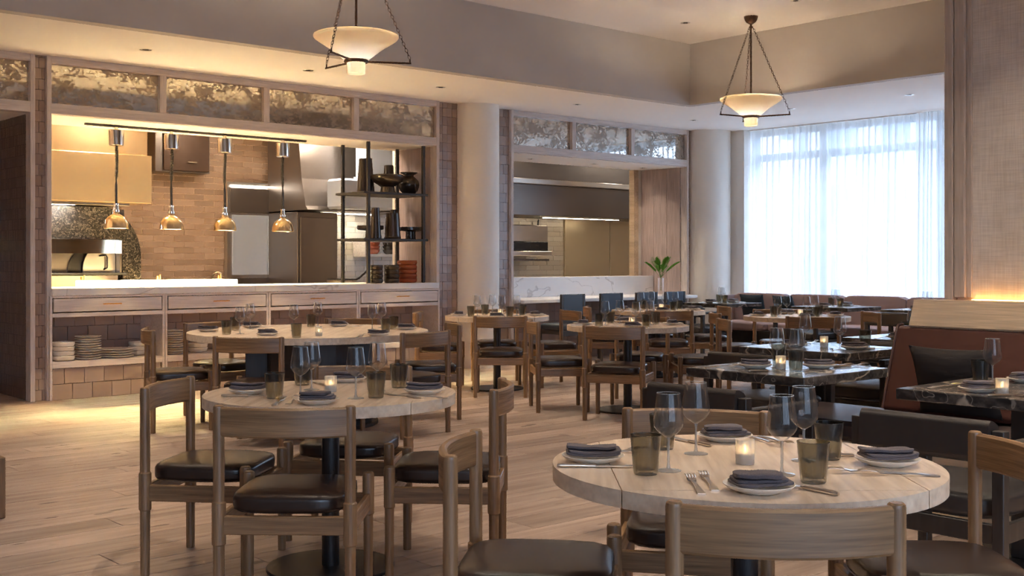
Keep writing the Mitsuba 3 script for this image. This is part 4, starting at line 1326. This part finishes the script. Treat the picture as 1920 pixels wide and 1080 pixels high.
def setting(kind, x, y, t, where, rot=0.0):
    z = ZT_ + 0.0005
    wh = WHERE[t]
    pos = f', {where} side' if where else ''
    if kind == 'glass':
        place(GLASS, 'wine_glass', f'empty stemmed wine glass on {wh}{pos}', 'wine glass', at(x, y, z), f'wine glasses on {wh}')
    elif kind == 'tumbler':
        place(TUMB, 'tumbler', f'smoky olive water tumbler on {wh}{pos}', 'glass', at(x, y, z), f'tumblers on {wh}')
    elif kind == 'candle':
        candle(x, y, z, f'small lit votive candle in a glass cup on {wh}')
    elif kind == 'plate':
        place(PLATE, 'side_plate', f'cream side plate under a napkin on {wh}{pos}', 'plate', at(x, y, z), f'plates on {wh}')
        n_nap[0] += 1
        f = 1 if where.startswith(('near', 'far')) else 0
        NAPK = NAP[f + 2 * (n_nap[0] % 2)]
        place(NAPK, 'folded_napkin', f'folded charcoal napkin on the plate on {wh}{pos}', 'napkin', at(x, y, z + 0.0185, CAM_ANG + rot + rng.uniform(-7, 7)), f'napkins on {wh}')
    elif kind in ('fork', 'knife'):
        dup = sum(1 for q in ITEMS.get(t, ()) if q[0] == kind and q[3] == where) > 1
        n = _pair[kind, t, where] = _pair.get((kind, t, where), 0) + 1
        pair = f", {('left', 'right')[n - 1]} one of two" if dup else ''
        k = place(FORK if kind == 'fork' else KNIFE, kind, f'steel {kind} on {wh}{pos}{pair}', kind, at(x, y, z, CAM_ANG + rot), f'{kind}s on {wh}')


def generic(t, x, y, r, base_ang, seats, cand=True):
    """places laid round a table"""
    for ang, w in seats:
        a = math.radians(base_ang + ang)
        c, s = math.cos(a), math.sin(a)

        def q(rad, side):
            return x + c * rad - s * side, y + s * rad + c * side
        setting('plate', *q(r - 0.14, 0), t, w, base_ang + ang - CAM_ANG + 90)
        setting('tumbler', *q(r - 0.27, 0.13), t, w)
        setting('glass', *q(r - 0.33, 0.05), t, w)
        setting('fork', *q(r - 0.13, -0.12), t, w, base_ang + ang + 180 - CAM_ANG)
        setting('knife', *q(r - 0.13, 0.12), t, w, base_ang + ang + 180 - CAM_ANG)
    if cand:
        setting('candle', x + 0.02, y - 0.03, t, '')


for t, l in ITEMS.items():
    placed = []
    for it in l:
        if it[0] in ('glass', 'tumbler', 'candle'):
            x, y = it[1], it[2]
            for px_, py_ in placed:
                d_ = math.hypot(x - px_, y - py_)
                if 0 < d_ < 0.082:
                    x, y = px_ + (x - px_) / d_ * 0.082, py_ + (y - py_) / d_ * 0.082
            placed.append((x, y))
            it = (it[0], x, y) + tuple(it[3:])
        setting(it[0], it[1], it[2], t, it[3], it[4] if len(it) > 4 else 0.0)
FOUR = [(180, 'near'), (90, 'left'), (0, 'far'), (-90, 'right')]
for t in 'DEFG':
    generic(t, *TPOS[t], R0, math.degrees(YAW), FOUR)

# ------------------------------------------------------------------ square stone tables
def stone_kit(sx, sy):
    return [('tabletop', P(cbox(-sx / 2, sx / 2, -sy / 2, sy / 2, ZT_ - 0.048, ZT_, 0.004), False), 'dark_stone'),
            ('column', P(cbox(-0.045, 0.045, -0.045, 0.045, 0.014, ZT_ - 0.06, 0.004), False), 'black_metal'),
            ('base_plate', P(cyl(0.27, 0, 0.014, 48, 0.004), 30), 'black_metal'),
            ('top_plate', P(cbox(-0.2, 0.2, -0.2, 0.2, ZT_ - 0.062, ZT_ - 0.049, 0.003), False), 'black_metal')]


ST = {'T1': (4.98, 2.26, 0.76, 0.80, 'veined dark stone table before the brown leather booth, at the right edge'),
      'T2': (5.06, 3.55, 0.76, 0.73, 'square veined dark stone table behind the nearest round table, closest to the booth'),
      'T3': (6.44, 4.25, 0.70, 0.80, 'square dark stone table between the two armchairs, beyond the nearest stone table'),
      'T4': (7.75, 4.32, 0.75, 0.75, 'dark stone table partly hidden behind the top of the brown booth'),
      'W1': (12.28, 9.65, 0.75, 0.75, 'dark stone table at the left end of the window bench'),
      'W2': (12.32, 7.93, 0.75, 0.80, 'dark stone table at the middle of the window bench'),
      'W3': (12.28, 6.70, 0.75, 0.75, 'dark stone table at the right end of the window bench in view')}
for t, (x, y, sx, sy, lab) in ST.items():
    place(stone_kit(sx, sy), 'stone_table', lab, 'table', at(x, y), 'dark stone tables')
generic('W1', ST['W1'][0], ST['W1'][1], 0.375, 0, [(180, 'near'), (0, 'far')])
generic('W2', ST['W2'][0], ST['W2'][1], 0.375, 0, [(180, 'near'), (0, 'far')])
generic('W3', ST['W3'][0], ST['W3'][1], 0.375, 0, [(180, 'near'), (0, 'far')], False)
generic('T4', ST['T4'][0], ST['T4'][1], 0.375, 0, [(180, 'near'), (0, 'far')], False)


# dark armchairs: faces +x in its own frame
def arm_kit():
    w, d = 0.28, 0.25
    kit = []
    for i, (x, y, h) in enumerate(((-d, w, 0.705), (-d, -w, 0.705), (d, w, 0.62), (d, -w, 0.62))):
        n = ['back_leg', 'back_leg_001', 'front_leg', 'front_leg_001'][i]
        kit.append((n, P(cbox(x - 0.022, x + 0.022, y - 0.022, y + 0.022, 0, h, 0.003), False), 'black_wood'))
    for i, s in enumerate((1, -1)):
        kit.append(('armrest' if i == 0 else 'armrest_001', P(cbox(-d - 0.02, d + 0.03, s * w - 0.024, s * w + 0.024, 0.622, 0.655, 0.005), False), 'black_wood'))
    kit.append(('seat_frame', P(join(cbox(-d, d, -w - 0.012, -w + 0.012, 0.30, 0.37, 0.003), cbox(-d, d, w - 0.012, w + 0.012, 0.30, 0.37, 0.003), cbox(-d - 0.012, -d + 0.012, -w, w, 0.30, 0.37, 0.003), cbox(d - 0.012, d + 0.012, -w, w, 0.30, 0.37, 0.003)), False), 'black_wood'))
    kit.append(('seat_cushion', P(mv(pillow(0.52, 0.53, 0.11, p=5, dome=0.1), 0, 0, 0.42)), 'black_leather'))
    roll = sg.Polygon([(-0.022, 0.012), (0.016, 0.012), (0.012, 0.10), (-0.014, 0.112)]).buffer(0.026, 8)
    m = trimesh.creation.extrude_polygon(roll, 2 * w - 0.05, engine='earcut')
    m.apply_transform(np.array([[1, 0, 0, -d], [0, 0, -1, w - 0.025], [0, 1, 0, 0.60], [0, 0, 0, 1.0]]))
    m.fix_normals()
    kit.append(('back_roll', P(m, 40), 'black_leather'))
    return kit


AK = arm_kit()
for x, y, a, lab in ((4.22, 2.17, 0, 'black armchair with rolled leather back before the booth table at the right'),
                     (4.33, 3.36, 0, 'black armchair with rolled leather back behind the wine glasses of the nearest table'),
                     (5.98, 4.33, 0, 'black armchair at the left of the second square stone table'),
                     (7.06, 4.30, 180, 'black armchair between the second and third stone tables'),
                     (11.72, 9.60, 0, 'black armchair at the left window stone table'),
                     (11.72, 7.93, 0, 'black armchair at the middle window stone table'),
                     (11.72, 6.70, 0, 'black armchair at the right window stone table')):
    place(AK, 'armchair', lab, 'armchair', at(x, y, 0, a), 'black armchairs at the stone tables')

# ------------------------------------------------------------------ window bench
k = thing('window_bench', 'long rose coloured upholstered bench along the curtained window', 'bench')
BX = 12.72
part(k, 'base', cbox(BX + 0.05, 13.42, 3.2, 10.2, 0.0, 0.36, 0.005), 'black_wood', False)
part(k, 'end_panel', cbox(BX + 0.35, 13.44, 10.2, 10.24, 0.0, 0.82, 0.005), 'rose_cloth', False)
edges = [10.2, 9.3, 8.42, 7.52, 6.62, 5.7, 4.8, 3.9]
for i in range(len(edges) - 1):
    y0, y1 = edges[i + 1], edges[i]
    part(k, 'seat_pad', mv(pillow(0.60, y1 - y0 - 0.004, 0.13, p=6), BX + 0.31, (y0 + y1) / 2, 0.41), 'rose_cloth')
    part(k, 'back_pad', mv(pillow(0.16, y1 - y0 - 0.006, 0.44, p=10), 13.32, (y0 + y1) / 2, 0.63), 'rose_cloth')
for (x, y, rz, s, lab) in ((13.06, 9.72, 8, 0.36, 'dark teal cushion at the left end of the window bench'), (13.06, 9.20, -6, 0.34, 'dark teal cushion on the window bench, right of the other')):
    k = thing('teal_cushion', lab, 'cushion', 'teal cushions on the window bench')
    put(k, P(mv(cushion(s, s, 0.16), ry=72), 40), 'teal_cloth', at(x, y, 0.67, rz))

# ------------------------------------------------------------------ partition with booth
struct('wall_partition', box(6.12, 6.38, y_lo, 3.16, 0, Z_HIGH), 'grasscloth')
trim(cbox(6.075, 6.40, 3.165, 3.215, 0, Z_HIGH, 0.004), 'trim_wood')
trim(cbox(6.085, 6.12, 3.10, 3.163, 1.10, Z_HIGH, 0.004), 'trim_wood')
trim(join(cbox(6.105, 6.122, 3.07, 3.10, 1.10, Z_HIGH, 0.003)), 'trim_wood')
k = thing('booth', 'brown leather booth with oak top ledge and long bench at the right', 'booth')
led = sg.Polygon([(5.90, 0.945), (5.955, 1.088), (6.075, 1.088), (6.075, 0.90), (5.95, 0.90)])
lm = trimesh.creation.extrude_polygon(led, 6.3, engine='earcut')
lm.apply_transform(np.array([[1, 0, 0, 0], [0, 0, -1, 3.33], [0, 1, 0, 0], [0, 0, 0, 1.0]]))
lm.fix_normals()
part(k, 'ledge', lm, 'ledge_wood', False)
bk_ = sg.Polygon([(5.74, 0.47), (5.905, 0.94), (5.98, 0.94), (5.98, 0.47)]).buffer(-0.03).buffer(0.03, 6)
bm = trimesh.creation.extrude_polygon(bk_, 6.0, engine='earcut')
bm.apply_transform(np.array([[1, 0, 0, 0], [0, 0, -1, 3.40], [0, 1, 0, 0], [0, 0, 0, 1.0]]))
bm.fix_normals()
part(k, 'back_cushion', bm, 'booth_leather', 30)
part(k, 'piping', tube([(5.745, 3.402, 0.49), (5.79, 3.402, 0.62), (5.85, 3.402, 0.79), (5.90, 3.402, 0.925), (5.915, 3.402, 0.945), (5.96, 3.402, 0.945)], 0.008, 6), 'booth_leather')
part(k, 'back_shell', cbox(5.985, 6.07, -2.5, 3.38, 0.10, 0.90, 0.004), 'ledge_wood', False)
part(k, 'seat_pad', cbox(5.30, 5.98, -2.5, 3.95, 0.36, 0.46, 0.03), 'bench_leather', 30)
part(k, 'base', cbox(5.32, 5.98, -2.5, 3.90, 0.0, 0.355, 0.004), 'ledge_wood', False)
k = thing('ledge_light', 'thin glowing amber light strip behind the oak ledge of the booth', 'light strip')
put(k, P(cbox(6.085, 6.11, -2.9, 3.06, 1.085, 1.093, 0.001), False), 'white_paint', None, emit(col((1.0, 0.48, 0.10), 6.0)))
k = thing('shaggy_cushion', 'black shaggy cushion leaning on the brown leather booth', 'cushion')
put(k, P(mv(cushion(0.39, 0.44, 0.16), ry=70), 40), 'shaggy_cloth', at(5.67, 2.94, 0.675, 3))
k = thing('wall_sconce', 'small wall sconce on the tan partition just beyond the right edge', 'sconce')
part(k, 'plate', mv(cyl(0.05, 0, 0.02, 24), 6.12, 2.52, 2.12, ry=-90), 'brass')
part(k, 'shade', mv(lathe([(0.05, 0), (0.055, 0.005), (0.055, 0.2), (0.05, 0.2), (0.05, 0)], 28), 6.03, 2.52, 2.03), 'alabaster')
part(k, 'bulb', mv(trimesh.creation.icosphere(subdivisions=2, radius=0.02), 6.03, 2.52, 2.12), 'white_paint', True, emitter=emit(col(WARM, 260), 1))

# low timber block at the left edge of the picture
k = thing('timber_plinth', 'low brown timber block cut off at the left edge', 'plinth')
put(k, P(cbox(1.3, 1.925, 6.05, 6.5, 0, 0.31, 0.005), False), 'oak_post')

# ------------------------------------------------------------------ pendants
bowl_p = P(lathe([(0.075, 0.0), (0.095, 0.012), (0.15, 0.055), (0.22, 0.108), (0.29, 0.152), (0.325, 0.176), (0.335, 0.193), (0.332, 0.206), (0.318, 0.212), (0.30, 0.208)], 64), True)
cup_p = P(lathe([(0.073, -0.012), (0.074, -0.02), (0.073, -0.09), (0.066, -0.10), (0.03, -0.103), (0.0, -0.104)], 40), 40)
ring_p = P(lathe([(0.072, -0.012), (0.092, -0.010), (0.096, 0.0), (0.092, 0.014), (0.078, 0.014), (0.072, -0.012)], 40), 30)
bulbp = P(trimesh.creation.icosphere(subdivisions=2, radius=0.035), True)
link = trimesh.creation.torus(major_radius=0.012, minor_radius=0.0021, major_sections=12, minor_sections=5)
link.apply_scale((1.45, 0.85, 1))


def chain_mesh(p0, p1, pitch=0.028):
    p0, p1 = np.array(p0), np.array(p1)
    L = np.linalg.norm(p1 - p0)
    n = int(L / pitch)
    d = (p1 - p0) / L
    up = np.array([0, 0, 1.0])
    s = np.cross(up, d)
    s /= np.linalg.norm(s)
    u = np.cross(d, s)
    ms = []
    for i in range(n):
        a, b = (s, u) if i % 2 else (u, -s)
        M = np.eye(4)
        M[:3, 0], M[:3, 1], M[:3, 2], M[:3, 3] = d, a, b, p0 + d * (i + 0.5) * L / n
        q = link.copy()
        q.apply_transform(M)
        ms.append(q)
    return join(*ms)


for (x, y, zb, angs, lab) in ((5.06, 7.58, 2.875, (12, 132, 252), 'alabaster bowl pendant lamp above the large round table'), (10.24, 7.65, 2.875, (-30, 90, 210), 'alabaster bowl pendant lamp near the window, with its full chains and canopy')):
    k = thing('pendant_lamp', lab, 'pendant lamp')
    M = at(x, y, zb)
    part(k, 'bowl', bowl_p, 'alabaster', M=M)
    part(k, 'cup', cup_p, 'alabaster', M=M)
    part(k, 'ring', ring_p, 'bronze', M=M)
    top = Z_HIGH - zb
    part(k, 'canopy', lathe([(0, top), (0.075, top), (0.073, top - 0.02), (0.055, top - 0.06), (0.025, top - 0.08), (0.012, top - 0.084), (0.012, top - 0.10), (0.022, top - 0.115), (0.012, top - 0.13), (0, top - 0.132)], 32), 'bronze', 40, M=M)
    part(k, 'rod', cyl(0.0095, 0.10, top - 0.08, 12), 'bronze', M=M)
    part(k, 'bulb', bulbp, 'white_paint', M=at(x, y, zb + 0.10), emitter=emit(col((1.0, 0.80, 0.60), BOWL_BULB), 3))
    for i, a in enumerate(angs):
        w = math.degrees(YAW) - 90 + a
        c, s = math.cos(math.radians(w)), math.sin(math.radians(w))
        part(k, 'arm', join(rod((0.085 * c, 0.085 * s, 0.0), (0.435 * c, 0.435 * s, 0.0), 0.008, 10), rod((0.425 * c, 0.425 * s, 0), (0.425 * c, 0.425 * s, 0.03), 0.006, 8)), 'bronze', M=M)
        part(k, 'chain', chain_mesh((0.425 * c, 0.425 * s, 0.035), (0.02 * c, 0.02 * s, top - 0.115)), 'bronze', 40, M=M)

# ------------------------------------------------------------------ recessed downlights
can_ring = P(lathe([(0.030, 0.0), (0.052, -0.003), (0.056, 0.0), (0.052, 0.002), (0.030, 0.002), (0.030, 0.0)], 28), 30)
can_lens = P(lathe([(0, -0.0012), (0.029, -0.0012), (0.029, 0.001), (0, 0.001)], 20), 30)


def downlight(x, y, z, power, color, cutoff, lab, beam=0.6):
    k = thing('downlight', lab, 'downlight', 'recessed ceiling downlights')
    part(k, 'ring', can_ring, 'chrome', M=at(x, y, z))
    part(k, 'lens', can_lens, 'can_black', M=at(x, y, z))
    scene['light_of_' + k] = {'type': 'spot', 'to_world': T4().look_at(origin=[x, y, z - 0.015], target=[x, y + 0.001, 0], up=[0, 1, 0]), 'intensity': rgb(col(color, power)), 'cutoff_angle': cutoff, 'beam_width': cutoff * beam}


for x, lab in ((1.0, 'small recessed downlight in the low ceiling beyond the left edge of the picture'), (2.7, 'small recessed downlight in the low ceiling before the tiled hall'),
               (4.40, 'small recessed downlight in the low ceiling before the left end of the kitchen counter'), (6.10, 'small added downlight in the low ceiling hidden behind the bowl of the left pendant'), (7.79, 'small recessed downlight in the low ceiling before the black rack'),  # the one behind the pendant is added to brighten floor and ceiling
               (9.9, 'small recessed downlight in the low ceiling before the left end of the marble bar')):
    downlight(x, 10.0, Z_LOW, SPOT_SOFFIT * (0.4 if x > 9 else 1.0), (1.0, 0.75, 0.40), 21, lab)
for y, lab in ((3.7, 'small downlight in the low ceiling by the curtain, hidden behind the partition'), (5.29, 'second small downlight in the low ceiling by the curtain, hidden behind the partition'),
               (6.88, 'small downlight in the low ceiling by the curtain, just left of the tan partition'), (8.50, 'small downlight in the low ceiling by the curtain, beside the pendant lamp'),
               (10.07, 'small downlight in the low ceiling before the plaster column by the curtain')):
    downlight(12.2, y, Z_LOW, SPOT_SOFFIT * 0.035, WARM2, 40, lab)
for x, wx in ((2.6, 'left row'), (6.2, 'middle row'), (9.96, 'right row')):
    for y, wy in ((1.2, 'nearest'), (3.9, 'second nearest'), (6.88, 'third nearest'), (8.34, 'farthest, beside the beam')):
        if (x, y) != (6.2, 1.2):
            downlight(x, y, Z_HIGH, SPOT_TRAY, WARM2, 40, f'recessed downlight in the raised ceiling, {wx}, {wy}')
for y, wy in ((0.6, 'nearer'), (2.3, 'farther')):  # unseen pair added to brighten the partition
    downlight(4.7, y, Z_HIGH, SPOT_TRAY * 2.5, WARM2, 44, f'added downlight in the raised ceiling washing the tan partition, {wy} of two', 0.3)
for i, x in enumerate((10.40, 11.62, 12.65)):
    downlight(x, 11.4, Z_OPEN - 0.005, 1.2, WARM2, 45, f"tiny downlight over the marble bar, {['left', 'middle', 'right'][i]}")
# kitchen ceiling lamps
for i, (x, y) in enumerate(((4.9, 12.1), (6.6, 12.4), (8.0, 12.2), (11.5, 12.2), (13.6, 12.3))):
    k = thing('kitchen_ceiling_lamp', 'square ceiling lamp inside the kitchen, ' + ['above the pizza oven', 'before the steel door', 'before the brown hood', 'left of the bar window', 'right of the bar window'][i], 'ceiling lamp', 'kitchen ceiling lamps')
    part(k, 'frame', cbox(x - 0.16, x + 0.16, y - 0.16, y + 0.16, 3.075, 3.10, 0.004), 'white_paint', False)
    part(k, 'diffuser', cbox(x - 0.14, x + 0.14, y - 0.14, y + 0.14, 3.068, 3.0745, 0.002), 'white_paint', False, emitter=emit(col(WARM2, KITCHEN_SPOT * (1.0 if i < 3 else 0.35)), 2))
